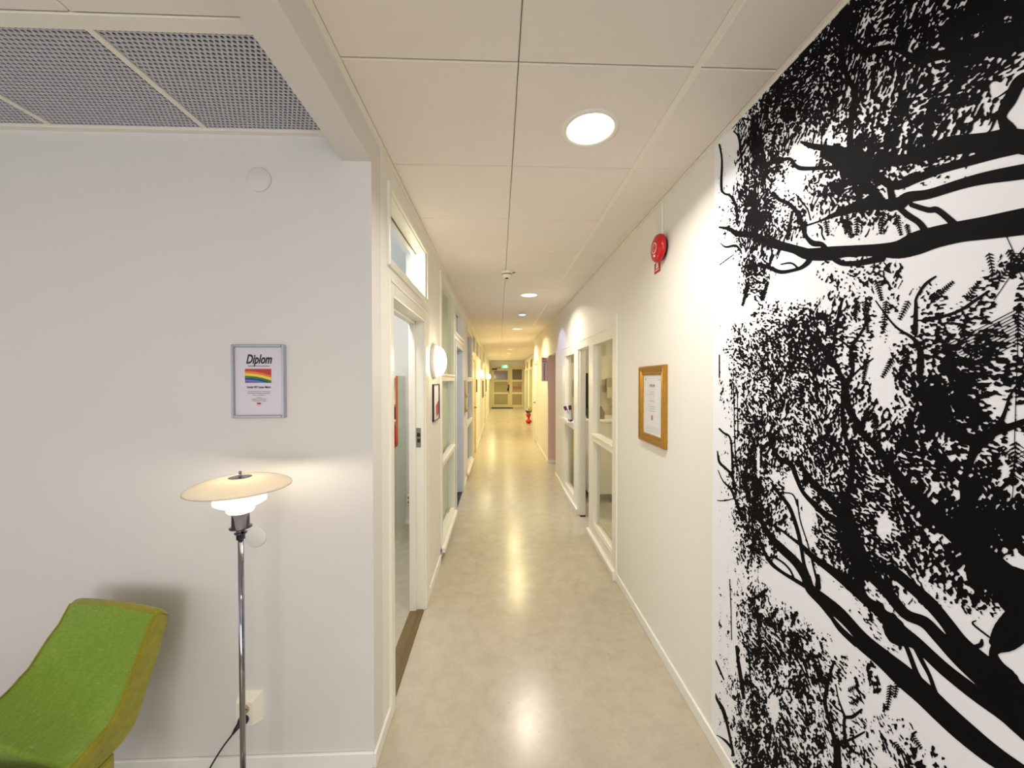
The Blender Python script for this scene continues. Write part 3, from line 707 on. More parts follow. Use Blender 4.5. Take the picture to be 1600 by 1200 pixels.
# ------------------------------------------------------------------ exit sign
ex = MB(); px, py = (789-779.7)/FPX*20, 20.0; zc = 2.33
e = empty('exit_sign', (px, py, zc), 'green running-man exit sign hanging before the far door', 'sign')
ex.box(px-.17, px+.17, py, py+.05, zc-.085, zc+.085, .004); ex.build('sign_box', M_green, e)
q = MB(); q.tube([(px-.1, py+.025, zc+.08), (px-.1, py+.025, ZC)], .006, 8); q.build('hanger', M_white, e); q = MB(); q.tube([(px+.1, py+.025, zc+.08), (px+.1, py+.025, ZC)], .006, 8); q.build('hanger', M_white, e)
q = MB(); Yf = py-.002
def ql(pts, w):
    for (xa_, za_), (xb_, zb_) in zip(pts, pts[1:]):
        d = Vector((xb_-xa_, 0, zb_-za_)).normalized(); n_ = Vector((-d.z, 0, d.x))*w/2
        A = Vector((px+xa_, Yf, zc+za_)); B = Vector((px+xb_, Yf, zc+zb_)); q.poly([A+n_, B+n_, B-n_, A-n_])
q.box(px+.03, px+.10, Yf-.001, Yf, zc-.065, zc+.065)
ql([(-.02, .03), (-.04, -.02), (-.015, -.045), (-.03, -.07)], .022); ql([(-.04, -.02), (-.07, -.04), (-.10, -.035)], .02); ql([(-.02, .03), (-.06, .015), (-.075, -.01)], .014); ql([(-.02, .03), (.01, .01)], .014)
q.lathe([(.015, 0), (.015, .001)], (px-.008, Yf-.001, zc+.052), 'y', 14)
q.build('pictogram', M_exitw, e)

# ------------------------------------------------------------------ alarm bell with conduit and label
pc = on(1028.5, 388, 0, XR-.03); bc = (XR, pc.y, pc.z)
e = empty('fire_alarm_bell', bc, 'round red fire alarm bell mounted high on the right wall', 'alarm bell')
q = MB(); q.lathe([(.062, 0), (.066, -.004), (.066, -.022), (.062, -.026)], bc, 'x', 40); q.build('back_box', M_black, e)
q = MB(); q.lathe([(.074, -.016), (.080, -.020), (.081, -.030), (.076, -.042), (.060, -.050), (.034, -.054), (0, -.055)], bc, 'x', 48); q.build('gong', M_red, e)
q = MB(); ring = [(.026+.0, -.0545), (.029, -.0548), (.031, -.0542)]; q.lathe(ring, (XR-.0006, bc[1]+.0, bc[2]+.0), 'x', 28, caps=False)
q.lathe([(0, -.0575), (.007, -.0565), (.008, -.05)], (XR, bc[1], bc[2]-.045), 'x', 12)
text_mb(q, '4', .020, (XR-.0555, bc[1]+.0, bc[2]+.006), (0, -1, 0), (0, 0, 1), ext=.001); text_mb(q, '5', .020, (XR-.0555, bc[1]+.0, bc[2]-.018), (0, -1, 0), (0, 0, 1), ext=.001)
q.build('markings', M_white, e)
q = MB(); q.box(XR-.014, XR, bc[1]+.0-.008, bc[1]+.008, bc[2]+.055, ZC-.02, .003); q.build('conduit', M_tbar, e)
a, b_ = on(1023, 413, 0, XR), on(1032, 422, 0, XR)
e = empty('alarm_label', (XR, (a.y+b_.y)/2, b_.z), 'small red label with white bell symbol under the fire alarm bell', 'sign')
zt, zb = a.z, b_.z-.004
MB().box(XR-.002, XR, b_.y, a.y, zb, zt).build('plate', M_redd, e)
q = MB(); ym = (a.y+b_.y)/2; Xf = XR-.003; wz = (zt-zb); zm = zb+wz*.42
bell = [(-.022, 0), (-.018, .006), (-.015, .024), (-.008, .034), (0, .037), (.008, .034), (.015, .024), (.018, .006), (.022, 0)]
q.poly([(Xf, ym-x, zm+z) for x, z in bell]); q.poly([(Xf, ym+.026, zm-.013), (Xf, ym-.026, zm-.013), (Xf, ym-.026, zm-.006), (Xf, ym+.026, zm-.006)])
q.build('symbol', M_white, e)

# ------------------------------------------------------------------ gold framed certificate
a, b_ = on(998, 573, 0, XR-.02), on(1038, 570, 0, XR-.02); y1, y0 = a.y, b_.y; zt, zb = 1.722, 1.236
e = empty('framed_certificate', (XR, (y0+y1)/2, zb), 'white certificate with orange seal in a gold frame on the right wall', 'picture frame')
f = MB(); fw = .058; x0, x1 = XR-.024, XR-.002
O = [(y0, zb), (y1, zb), (y1, zt), (y0, zt)]; I_ = [(y0+fw, zb+fw), (y1-fw, zb+fw), (y1-fw, zt-fw), (y0+fw, zt-fw)]
prof = [(0, x1), (0, x0+.006), (.12, x0), (.45, x0+.003), (.7, x0+.010), (.85, x0+.007), (1.0, x0+.012), (1.0, x1)]
n0 = len(f.v)
for t_, x in prof:
    for k in range(4):
        f.v.append((x, O[k][0]*(1-t_)+I_[k][0]*t_, O[k][1]*(1-t_)+I_[k][1]*t_))
for i in range(len(prof)-1):
    for k in range(4):
        l_ = (k+1) % 4; f.face([n0+4*i+k, n0+4*i+l_, n0+4*i+4+l_, n0+4*i+4+k])
f.build('frame', M_gold, e)
MB().box(XR-.008, XR-.003, y0+fw-.004, y1-fw+.004, zb+fw-.004, zt-fw+.004).build('paper', M_paperw, e)
q = MB(); Xf = XR-.0085; ym = (y0+y1)/2
def hl(mb, ya, yb, z, h, X=Xf): mb.poly([(X, ya, z), (X, yb, z), (X, yb, z+h), (X, ya, z+h)])
text_mb(q, 'DIPLOM', .022, (Xf, ym, zt-.13), (0, -1, 0), (0, 0, 1), bold=.0006)
text_mb(q, 'härmed tilldelas', .010, (Xf, ym, zt-.165), (0, -1, 0), (0, 0, 1)); text_mb(q, 'utmärkelsen för', .010, (Xf, ym, zt-.18), (0, -1, 0), (0, 0, 1))
hl(q, ym-.03, ym+.03, zt-.222, .004)
for k, w_ in enumerate((.05, .04, .045)): hl(q, ym-w_, ym+w_, zt-.255-.014*k, .0025)
hl(q, y0+.08, y0+.115, zt-.09, .004); hl(q, y1-.1, y1-.085, zt-.092, .012)
for k in range(3): hl(q, y0+.075+.008*k, y1-.10, zt-.385-.012*k, .002)
hl(q, y0+.075, y1-.075, zt-.078, .0012)
q.build('print', M_lgrey, e)
q = MB(); q.lathe([(.013, 0), (.013, -.001), (.006, -.0012)], (Xf, ym, zt-.325), 'x', 24); q.lathe([(.010, 0), (.010, -.002)], (Xf, ym, zt-.315), 'x', 20); q.build('seal', mat('seal_orange', (205, 120, 35), .4, noise=.08), e)
MB().box(XR-.0125, XR-.0115, y0+fw-.002, y1-fw+.002, zb+fw-.002, zt-fw+.002).build('glass', M_glassp, e)

# ------------------------------------------------------------------ diploma on the back wall
a, b_ = on(360.5, 538, 1, YW-.015), on(445, 653, 1, YW-.015); x0, x1, zt, zb = a.x, b_.x, a.z, b_.z
e = empty('framed_diploma', ((x0+x1)/2, YW, zb), 'diploma with a rainbow flag in a thin silver frame above the floor lamp', 'picture frame')
f = MB(); fw = .0115
f.box(x0, x0+fw, YW-.018, YW, zb, zt, .002); f.box(x1-fw, x1, YW-.018, YW, zb, zt, .002); f.box(x0+fw, x1-fw, YW-.018, YW, zb, zb+fw, .002); f.box(x0+fw, x1-fw, YW-.018, YW, zt-fw, zt, .002)
f.build('frame', M_silver, e)
MB().box(x0+fw, x1-fw, YW-.008, YW-.003, zb+fw, zt-fw).build('paper', M_paper, e)
Yf = YW-.0084; xm = (x0+x1)/2; Wd = x1-x0; Hd = zt-zb
def PZ(v): return zt-(v-538)/115*Hd
q = MB(); R_, U_ = (1, 0, 0), (0, 0, 1)
text_mb(q, 'Diplom', .052, (xm, Yf, PZ(567.5)), R_, U_, shear=.32, bold=.0017, squash=.66)
text_mb(q, 'Nordic HIV Center Malmö', .0125, (xm, Yf, PZ(606.3)), R_, U_, bold=.0004, squash=.70)
q.build('lettering', M_ink, e)
q = MB(); text_mb(q, 'diplomerade som en öppen och jämlik arbetsplats', .0085, (xm, Yf, PZ(572.5)), R_, U_, bold=.0002, squash=.5)
for t_, v in (('har genomfört utbildning i bemötande och arbetar aktivt för', 612.5), ('allas lika rättigheter och en inkluderande verksamhet för alla', 615.3), ('besökare och medarbetare', 618), ('Stockholm', 622), ('ordförande och verksamhetschef', 624.4), ('för diplomering och utbildning', 627), ('www', 635)):
    text_mb(q, t_, .0078, (xm, Yf, PZ(v)), R_, U_, squash=.58 if len(t_) < 40 else .47)
q.build('small_print', M_grey, e)
q = MB(); text_mb(q, 'HIV', .011, (xm-.0, Yf, PZ(632)), R_, U_, bold=.0008); q.build('logo', M_redd, e)
q = MB(); fx0, fx1 = x0+Wd*.24, x0+Wd*.735; q.box(fx0, fx1, Yf-.0004, Yf, PZ(598), PZ(576)); q.build('flag_picture', M_flag, e)
MB().box(x0+fw, x1-fw, YW-.0125, YW-.0115, zb+fw, zt-fw).build('glass', M_glassp, e)

# ------------------------------------------------------------------ picture on the left corridor wall, far pictures
def pic(y0, y1, z0, z1, lab, Mp, dots=None):
    e = empty('wall_picture', (XL, (y0+y1)/2, z0), lab, 'picture')
    f = MB(); f.ring_frame_x(XL, XL+.016, y0, y1, z0, z1, .008, .001); f.build('frame', M_black, e)
    MB().box(XL, XL+.008, y0+.008, y1-.008, z0+.008, z1-.008).build('print', Mp, e)
    if dots:
        q = MB(); q.poly([(XL+.009, y0+.15, z0+.02), (XL+.009, y1-.02, z0+.05), (XL+.009, y1-.02, z0+.16), (XL+.009, y0+.12, z0+.12)]); q.build('red_motif', mat('poster_red', (200, 60, 80), .5, noise=.1), e)
pic(2.98, 3.26, 1.30, 1.60, 'black-edged picture with a red motif, under the nearest wall lamp', M_paperw, True)
M_pp = mat('dark_print', (120, 100, 70), .5, noise=.5, nscale=12)
pic(8.62, 8.95, 1.34, 1.64, 'small picture on the left wall just past the cream door', M_grey)
pic(11.9, 12.6, 1.05, 1.60, 'tall brown and dark picture between the second and third wall lamps', M_pp)
pic(15.0, 15.5, 1.15, 1.65, 'dark picture on the left wall by the third wall lamp', mat('navy_print', (40, 44, 70), .5, noise=.4, nscale=12))
# leaflet rack by the blue window
e = empty('leaflet_rack', (XL, 5.85, 1.0), 'small wooden leaflet rack on the left wall beside the blue-tinted glazing', 'rack')
f = MB(); f.box(XL, XL+.012, 5.72, 5.98, 1.12, 1.62, .002); 
for z in (1.14, 1.36): f.box(XL+.012, XL+.05, 5.72, 5.98, z, z+.012, .002); f.box(XL+.045, XL+.05, 5.72, 5.98, z+.012, z+.06, .001)
f.build('rack_board', mat('rack_wood', (176, 150, 96), .4, noise=.1), e)
# ------------------------------------------------------------------ cloakroom sign
y = 7.30; x0, x1, z0, z1 = .838, .955, 1.60, 2.07
e = empty('cloakroom_sign', (XR, y, z0), 'tall narrow projecting sign reading GARDEROB beside the side hall', 'sign')
MB().box(x0, XR, y, y+.05, z0, z1, .004).build('sign_box', M_silver, e)
MB().box(x0+.006, x1-.014, y-.003, y+.001, z0+.008, z1-.008).build('face', M_pinkw, e)
q = MB(); xm = (x0+x1-.008)/2
for k, ch in enumerate('GARDEROB'): text_mb(q, ch, .050, (xm, y-.0035, z0+.325-.0425*k), (1, 0, 0), (0, 0, 1), bold=.0022)
q.build('lettering', mat('sign_ink', (88, 8, 34), .5, noise=.03), e)
q = MB(); text_mb(q, 'WC', .050, (xm, y-.0035, z0+.372), (1, 0, 0), (0, 0, 1), bold=.003)
hz = z0+.425
q.poly([(xm-.042, y-.0035, hz), (xm+.042, y-.0035, hz), (xm+.042, y-.0035, hz+.012), (xm+.006, y-.0035, hz+.024), (xm-.036, y-.0035, hz+.03), (xm-.042, y-.0035, hz+.012)])
q.build('symbols', M_mag, e)

# ------------------------------------------------------------------ cover plates, socket, plug, cord
for (u, v, r, lab) in ((403.5, 280, .050, 'upper round white blanking plate high on the grey wall'), (399, 839, .043, 'lower round white blanking plate half behind the lamp pole')):
    p = on(u, v, 1, YW-.004)
    q = MB(); q.lathe([(0, -.007), (r*.94, -.006), (r, -.004), (r, 0)], (p.x, YW, p.z), 'y', 48); q.build('cover_plate', M_wall, label=lab, cat='wall plate', group='round wall cover plates')
sx0, sx1, sz0, sz1 = -1.085, -.988, .215, .340; 
e = empty('wall_socket', ((sx0+sx1)/2, YW, sz0), 'white double power socket low on the wall behind the lamp pole', 'socket')
q = MB(); d_ = .045; i_ = .016
A = [(sx0, YW, sz0), (sx1, YW, sz0), (sx1, YW, sz1), (sx0, YW, sz1)]; B = [(sx0+i_, YW-d_, sz0+i_), (sx1-i_, YW-d_, sz0+i_), (sx1-i_, YW-d_, sz1-i_), (sx0+i_, YW-d_, sz1-i_)]
q.v += A+B; q.face([4, 5, 6, 7]); q.face([0, 3, 2, 1])
for k in range(4): l_ = (k+1) % 4; q.face([k, l_, 4+l_, 4+k])
q.build('housing', M_sock, e)
cx = (sx0+sx1)/2; zu, zl = sz1-.042, sz0+.044
q = MB(); q.lathe([(.0195, 0), (.0195, -.0015), (.0, -.001)], (cx, YW-d_, zu), 'y', 28); q.build('socket_well', M_sockd, e)
q = MB(); q.lathe([(.003, 0), (.003, -.001)], (cx-.0095, YW-d_-.0015, zu), 'y', 10); q.lathe([(.003, 0), (.003, -.001)], (cx+.0095, YW-d_-.0015, zu), 'y', 10); q.box(cx-.012, cx-.0, YW-d_-.002, YW-d_, zu-.030, zu-.027); q.build('contacts', M_black, e)

# floor lamp
LX, LY = -.872, 1.285
H_ = 1.318
lamp = empty('floor_lamp', (LX, LY, 0), 'lit floor lamp with stacked opal glass shades on a chrome pole', 'lamp')
q = MB(); q.lathe([(0, .0), (.115, .0), (.118, .006), (.112, .014), (.03, .022), (.012, .03), (0, .03)], (LX, LY, 0), seg=48); q.build('base', M_chrome, lamp)
q = MB(); q.lathe([(.0085, .025), (.0085, 1.10)], (LX, LY, 0), seg=20); q.build('pole', M_chrome, lamp)
q = MB(); q.lathe([(.0085, 1.098), (.013, 1.100), (.013, 1.118), (.019, 1.120), (.019, 1.123), (.0125, 1.125), (.0125, 1.136), (.033, 1.139), (.033, 1.142), (.026, 1.144), (.025, 1.192)], (LX, LY, 0), seg=32); q.build('socket_housing', M_chromed, lamp)
def shell(prof, th=.003):
    inner = [(max(r-th, .001) if i not in (0, len(prof)-1) else r, z-th) for i, (r, z) in enumerate(prof)][::-1]
    return prof+inner
def arc(r0, z0, r1, z1, bulge, n=14):
    out = []
    for i in range(n+1):
        t = i/n; r = r0+(r1-r0)*t; z = z0+(z1-z0)*t+bulge*math.sin(PI*t)**.9*1.0; out.append((r, z))
    return out
# top shade: shallow dome, rim drawn down
top = [(.030, H_-.0080), (.050, H_-.0088), (.072, H_-.0110), (.094, H_-.0148), (.114, H_-.0198), (.131, H_-.0258), (.143, H_-.0318), (.1500, H_-.0372), (.1515, H_-.0400)]
q = MB(); q.lathe(shell(top, .0025), (LX, LY, 0), seg=72, caps=False); q.build('top_shade', M_opal, lamp)
mid = [(.050, 1.252), (.062, 1.250), (.073, 1.243), (.0765, 1.235), (.0745, 1.227), (.064, 1.220), (.048, 1.214), (.040, 1.212)]
q = MB(); q.lathe(mid, (LX, LY, 0), seg=56, caps=False); q.build('middle_shade', M_lampglow, lamp)
low = [(.039, 1.216), (.0405, 1.212), (.0405, 1.200), (.036, 1.193), (.026, 1.189)]
q = MB(); q.lathe(low, (LX, LY, 0), seg=48, caps=True); q.build('lower_shade', M_lampglow, lamp)
q = MB(); q.lathe([(.034, H_-.0115), (.034, H_-.008), (.026, H_-.007), (.010, H_-.008), (.004, H_-.004), (.004, H_+.006), (.0055, H_+.008), (.003, H_+.012), (0, H_+.012)], (LX, LY, 0), seg=36); q.build('top_cap', M_chrome, lamp)
q = MB()
for k in range(3):
    a = 2*PI*k/3+.4; q.tube([(LX+.026*math.cos(a), LY+.026*math.sin(a), H_-.012), (LX+.026*math.cos(a), LY+.026*math.sin(a), 1.19)], .0015, 6)
q.build('stay_rods', M_chrome, lamp)
l = bpy.data.lights.new('lamp_bulb', 'POINT'); l.energy = 6.5; l.color = (1, .88, .70); l.shadow_soft_size = .035
o = bpy.data.objects.new('lamp_bulb', l); COL.objects.link(o); o.location = (LX, LY, 1.262)
# cord with plug
px, pz = cx, zl
e = empty('power_cord', (px, YW-.06, 0), 'black power cord and plug running from the socket down to the floor lamp', 'cord')
q = MB(); q.lathe([(.019, -d_-.001), (.020, -d_-.008), (.017, -d_-.018), (.010, -d_-.024), (0, -d_-.024)], (px, YW, pz), 'y', 24); q.tube([(px-.004, YW-d_-.018, pz-.002), (px-.016, YW-d_-.026, pz-.018), (px-.026, YW-d_-.03, pz-.034)], [.011, .008, .005], 12); q.build('plug', M_black, e)
pts = [Vector((px-.026, YW-d_-.03, pz-.034))]
ctl = [(px-.026, YW-d_-.03, pz-.034), (px-.055, YW-.09, pz-.072), (px-.085, YW-.11, pz-.125), (px-.115, YW-.13, pz-.19), (px-.15, YW-.16, .02), (px-.12, YW-.22, .006), (-1.02, 1.34, .006), (LX-.10, LY+.02, .006)]
def smooth(c, n=8):
    c = [Vector(p) for p in c]; c = [c[0]]+c+[c[-1]]; out = []
    for i in range(1, len(c)-2):
        for k in range(n):
            t = k/n; p0, p1, p2, p3 = c[i-1:i+3]
            out.append(.5*((2*p1)+(p2-p0)*t+(2*p0-5*p1+4*p2-p3)*t*t+(3*p1-p0-3*p2+p3)*t**3))
    out.append(c[-2]); return out
q = MB(); q.tube(smooth(ctl), .0034, 8); q.build('cord', M_black, e)

# ------------------------------------------------------------------ green lounge chair
ch = empty('lounge_chair', (-1.415, 1.0, 0), 'green fabric lounge chair with tall curved back by the grey wall', 'chair')
cxl, cxr = -1.610, -1.250
front = [(1.392, .782), (1.372, .752), (1.350, .716), (1.320, .668), (1.294, .618), (1.268, .570), (1.240, .540), (1.200, .520), (1.150, .508), (1.110, .503)]
rear_ = [(1.450, .748), (1.440, .715), (1.418, .655), (1.395, .605), (1.370, .560), (1.345, .505), (1.315, .455), (1.270, .430), (1.19, .425), (1.110, .425)]
def chair_back():
    mb = MB(); nx = 13; n = len(front)
    fr = np.array(front); re = np.array(rear_)
    def cs(a, m):
        t = np.linspace(0, len(a)-1, m); return np.stack([np.interp(t, range(len(a)), a[:, k]) for k in (0, 1)], 1)
    # soften with catmull
    def sm(a): return np.array([[p.x, p.y] for p in smooth([(x, y, 0) for x, y in a], 3)])
    fr, re = sm(fr), sm(re)
    n = len(fr); rows = []
    for j in range(nx):
        t = j/(nx-1)*2-1; x = cxl+(cxr-cxl)*(t+1)/2
        kl = (1-t)/2; dy_ = .052*kl
        rise = .012*(1-t*t); dip = .010*(1-t*t)      # crown of the top edge, slight hollow of the front
        F_ = [(x, y+dy_*max(0, 1-i/(len(fr)-1)*.2)+dip*min(1, i/6), z+rise*max(0, 1-i/8)+kl**1.5*(.018+.075*min(1, max(0, (i-5)/12)))) for i, (y, z) in enumerate(fr)]
        B_ = [(x, y+dy_, z+rise*max(0, 1-i/8)+kl**1.5*.018) for i, (y, z) in enumerate(re)]
        # rounded top between rear and front
        tp = [((x), F_[0][1]+.018, F_[0][2]+.006), (x, (F_[0][1]+B_[0][1])/2+.004, F_[0][2]+.002), (x, B_[0][1]-.006, B_[0][2]+.014)]
        rows.append((F_, tp, B_))
    return rows, n
rows, nF = chair_back()
def sheet(rows_, M, name, parent):
    mb = MB()
    w_ = len(rows_[0])
    for r in rows_: mb.v += [tuple(p) for p in r]
    for i in range(len(rows_)-1):
        for j in range(w_-1): a = i*w_+j; mb.face([a, a+1, a+1+w_, a+w_], True)
    return mb, w_
ring = [list(F_[::-1])+tp+list(B_) for F_, tp, B_ in rows]
mb = MB(); w_ = len(ring[0])
for r in ring: mb.v += [tuple(p) for p in r]
FN = nF
for i in range(len(ring)-1):
    for j in range(w_-1): a = i*w_+j; mb.face([a, a+1, a+1+w_, a+w_], True)
    a = i*w_; mb.face([a, a+w_, a+w_+w_-1, a+w_-1])
# rounded side edges: sides as strips between front and rear profiles
for i, sgn in ((0, -1), (len(ring)-1, 1)):
    F_, tp, B_ = rows[i]; o_ = i*w_
    for k in range(nF-1):
        a = o_+(nF-1-k); b2 = o_+(nF-2-k); c2 = o_+nF+3+k
        mb.face([a, b2, c2+1, c2])
    mb.face([o_+nF-1, o_+nF, o_+nF+1, o_+nF+2, o_+nF+3])
bk = mb.build('backrest', M_fab, ch)
bk.data.materials.append(M_fabs)
for p in bk.data.polygons:                                  # front panel in the bright cloth, borders in olive
    n_ = p.normal; c_ = p.center
    yy, zz = c_.y+1.0, c_.z
    p.material_index = 0 if (abs(n_.x) < .5 and n_.y < -.2 or (abs(n_.x) < .5 and n_.z > .6 and zz < .7)) else 1
    if abs(n_.x) < .5 and n_.z > .72 and zz > .76: p.material_index = 1
bv = bk.modifiers.new('bevel', 'BEVEL'); bv.width = .010; bv.segments = 3; bv.limit_method = 'ANGLE'; bv.angle_limit = math.radians(50)
# piping along the front border
for F_, s in ((rows[0][0], -1), (rows[-1][0], 1)):
    q = MB(); q.tube([(p[0]-s*.006, p[1]-.001, p[2]+.001) for p in F_], .0028, 8); q.build('piping', M_fabs, ch)
# seat block and cushion
def soft_box(x0, x1, y0, y1, z0, z1, crown, name, M, bev=.02):
    mb = MB(); nx, ny = 12, 14; top_ = []
    for j in range(ny+1):
        for i in range(nx+1):
            u_, v_ = i/nx*2-1, j/ny*2-1; mb.v.append((x0+(x1-x0)*i/nx, y0+(y1-y0)*j/ny, z1+crown*(1-u_**4)*(1-v_**4)))
    m_ = len(mb.v)
    for j in range(ny):
        for i in range(nx): a = j*(nx+1)+i; mb.face([a, a+1, a+nx+2, a+nx+1], True)
    loop = [i for i in range(nx+1)]+[(j+1)*(nx+1)-1 for j in range(1, ny+1)]+[ny*(nx+1)+i for i in range(nx-1, -1, -1)]+[j*(nx+1) for j in range(ny-1, 0, -1)]
    for a in loop: x, y, _ = mb.v[a]; mb.v.append((x, y, z0))
    L = len(loop)
    for k in range(L): l2 = (k+1) % L; mb.face([loop[k], m_+k, m_+l2, loop[l2]])
    mb.face([m_+k for k in range(L)])
    o = mb.build(name, M, ch); bv = o.modifiers.new('bevel', 'BEVEL'); bv.width = bev; bv.segments = 3; bv.limit_method = 'ANGLE'; bv.angle_limit = math.radians(40); return o
soft_box(cxl+.01, cxr-.010, .52, 1.108, .415, .522, .012, 'seat_cushion', M_fabs)
soft_box(cxl+.012, cxr-.012, .54, 1.27, .22, .425, 0, 'seat_base', M_fabs, .03)
for x in (cxl+.05, cxr-.05):
    for y in (.60, 1.22):
        q = MB(); q.tube([(x, y, .23), (x+(.02 if x > -1.4 else -.02), y+(.03 if y > 1 else -.03), 0.0)], [.014, .010], 14); q.build('leg', M_chrome, ch)

# ------------------------------------------------------------------ office cabinet with open shelves, socket
cb = empty('shelf_cabinet', (-1.35, 4.0, 0), 'pale mint cabinet with orange edges inside the first office doorway', 'cabinet')
xr_ = -1.055; xl_ = -1.65; yf, yb = 3.80, 4.235; yu = 3.92
q = MB(); q.box(xr_-.02, xr_, yf+.012, yb, 0, .945); q.box(xr_-.02, xr_, yu+.012, yb, .945, 1.675); q.build('side_panel', M_mint, cb)
q = MB(); q.box(xl_, xl_+.02, yf+.012, yb, 0, .945); q.box(xl_, xl_+.02, yu+.012, yb, .945, 1.675); q.build('side_panel', M_mint, cb)
q = MB(); q.box(xr_-.02, xr_, yf, yf+.012, 0, .945); q.box(xr_-.02, xr_, yu, yu+.012, .96, 1.675); q.box(xl_, xl_+.02, yf, yf+.012, 0, .945); q.box(xl_, xl_+.02, yu, yu+.012, .96, 1.675); q.box(xl_, xr_, yf, yu+.012, .945, .952)
q.box(xl_+.02, xr_-.02, yf, yf+.012, .05, .062); q.box(xl_+.02, xr_-.02, yu, yu+.012, 1.36, 1.378); q.build('edge_band', M_orange, cb)
q = MB(); 
for z in (.05, .93, 1.655): q.box(xl_+.02, xr_-.02, yf+.012 if z < 1.2 else yu+.012, yb, z, z+.018)
for z in (1.355, 1.20): q.box(xl_+.02, xr_-.02, yu+.012, yb, z, z+.018)
q.box(xl_+.02, xr_-.02, yb-.008, yb, .06, 1.66); q.build('shelf', M_white, cb)
q = MB(); q.box(xl_+.022, xr_-.022, yf-.006, yf+.012, .065, .92, .003); q.build('door', M_mint, cb)
k1 = MB(); k1.box(xr_-.20, xr_-.03, yu+.03, yu+.2, 1.219, 1.32, .004); k1.build('storage_box', M_navy, label='dark blue box on the cabinet shelf seen through the office doorway', cat='box')
k2 = MB(); k2.box(xr_-.13, xr_-.03, yu+.02, yu+.18, .949, 1.14, .006); k2.build('folder_box', M_pink, label='magenta box standing on the cabinet ledge in the office', cat='box')
k3 = MB(); k3.lathe([(0, 0), (.035, 0), (.045, .05), (.035, .11), (.02, .13), (0, .132)], (xr_-.07, yf+.065, .953), seg=20); k3.build('white_jar', M_white, label='white rounded jar in front of the magenta box', cat='jar')
e = empty('wall_socket', (-1.02, 4.25, .24), 'white double socket on the office wall beside the mint cabinet', 'socket')
MB().box(-1.045, -.985, 4.225, 4.25, .22, .34, .008).build('housing', M_sock, e)
q = MB(); q.lathe([(.018, 0), (.018, -.001)], (-1.015, 4.2245, .255), 'y', 20); q.lathe([(.018, 0), (.018, -.001)], (-1.015, 4.2245, .305), 'y', 20); q.build('socket_well', M_sockd, e)

# ------------------------------------------------------------------ leaflets on the rail of the glazed partition
def leaflet(y, z, tilt, col, lab, x=XR-.03):
    mb = MB(); w_ = .10; h_ = .21
    b0 = Vector((x+.0, y, z)); up = Vector((-math.sin(tilt)*.55, math.sin(tilt)*.8, math.cos(tilt))).normalized(); rt = Vector((.55, .83, 0)).normalized(); nn = rt.cross(up).normalized()
    for s in (0, .004):
        mb.v += [tuple(b0-rt*w_/2+nn*s), tuple(b0+rt*w_/2+nn*s), tuple(b0+rt*w_/2+up*h_+nn*s), tuple(b0-rt*w_/2+up*h_+nn*s)]
    for fc in ((0, 1, 2, 3), (7, 6, 5, 4), (0, 4, 5, 1), (1, 5, 6, 2), (2, 6, 7, 3), (3, 7, 4, 0)): mb.face(list(fc))
    e = empty('leaflet', (x, y, z), lab, 'leaflet', 'leaflets on the glazed partition rail')
    mb.build('page', M_paperw, e)
    q = MB(); 
    for a, b_ in ((.0, .12), (.72, 1.0)): q.poly([b0-rt*w_/2+up*h_*a+nn*.0045, b0+rt*w_/2+up*h_*a+nn*.0045, b0+rt*w_/2+up*h_*b_+nn*.0045, b0-rt*w_/2+up*h_*b_+nn*.0045]); q.poly([b0-rt*w_/2+up*h_*a-nn*.0005, b0+rt*w_/2+up*h_*a-nn*.0005, b0+rt*w_/2+up*h_*b_-nn*.0005, b0-rt*w_/2+up*h_*b_-nn*.0005])
    q.poly([b0+rt*w_*.32+nn*.0045, b0+rt*w_/2+nn*.0045, b0+rt*w_/2+up*h_+nn*.0045, b0+rt*w_*.32+up*h_+nn*.0045]); q.poly([b0+rt*w_*.32-nn*.0005, b0+rt*w_/2-nn*.0005, b0+rt*w_/2+up*h_-nn*.0005, b0+rt*w_*.32+up*h_-nn*.0005])
    q.build('cover_print', col, e)
rk = MB(); rk.box(X0-.075, X0+.0, 4.72, 5.36, 1.082, 1.092, .002); rk.box(X0-.078, X0-.072, 4.72, 5.36, 1.085, 1.12, .001); rk.build('leaflet_ledge', M_white, label='narrow white ledge holding leaflets on the far glazed panel', cat='ledge')
leaflet(4.86, 1.093, .50, M_purple, 'purple and white leaflet leaning out widest from the glazed panel ledge')
leaflet(4.78, 1.093, .12, M_purple, 'small purple leaflet standing upright on the near end of the ledge')

# ------------------------------------------------------------------ red vase with flowers
p = on(826, 661.5, 2, 0)
vs = MB(); H0 = Vector((p.x, p.y, 0))
vs.lathe([(0, 0), (.055, 0), (.07, .012), (.115, .06), (.118, .09), (.09, .125), (.045, .155), (.035, .18), (.042, .21), (.075, .27), (.092, .33), (.088, .36), (.083, .36), (.07, .3), (0, .26)], tuple(H0), seg=32)
vs.build('vase', M_vase, label='crimson waisted vase standing on the corridor floor near the far end', cat='vase')
fl = empty('flower_bunch', (p.x, p.y, .3), 'bunch of cream flowers with dark leaves in the crimson vase', 'flowers')
st = MB(); pet = MB(); lf = MB(); random.seed(3)
for k in range(12):
    a = random.uniform(0, 2*PI); r = random.uniform(.03, .17); z = random.uniform(.50, .66); tp = Vector((p.x+r*math.cos(a), p.y+r*math.sin(a), z))
    st.tube([(p.x, p.y, .28), (p.x+.4*(tp.x-p.x), p.y+.4*(tp.y-p.y), .42), tuple(tp)], .004, 6)
    for m_ in range(7):
        b_ = 2*PI*m_/7; d = Vector((math.cos(b_), math.sin(b_), .35))*.045; s_ = Vector((-math.sin(b_), math.cos(b_), 0))*.018
        pet.poly([tp, tp+d*.5+s_, tp+d, tp+d*.5-s_])
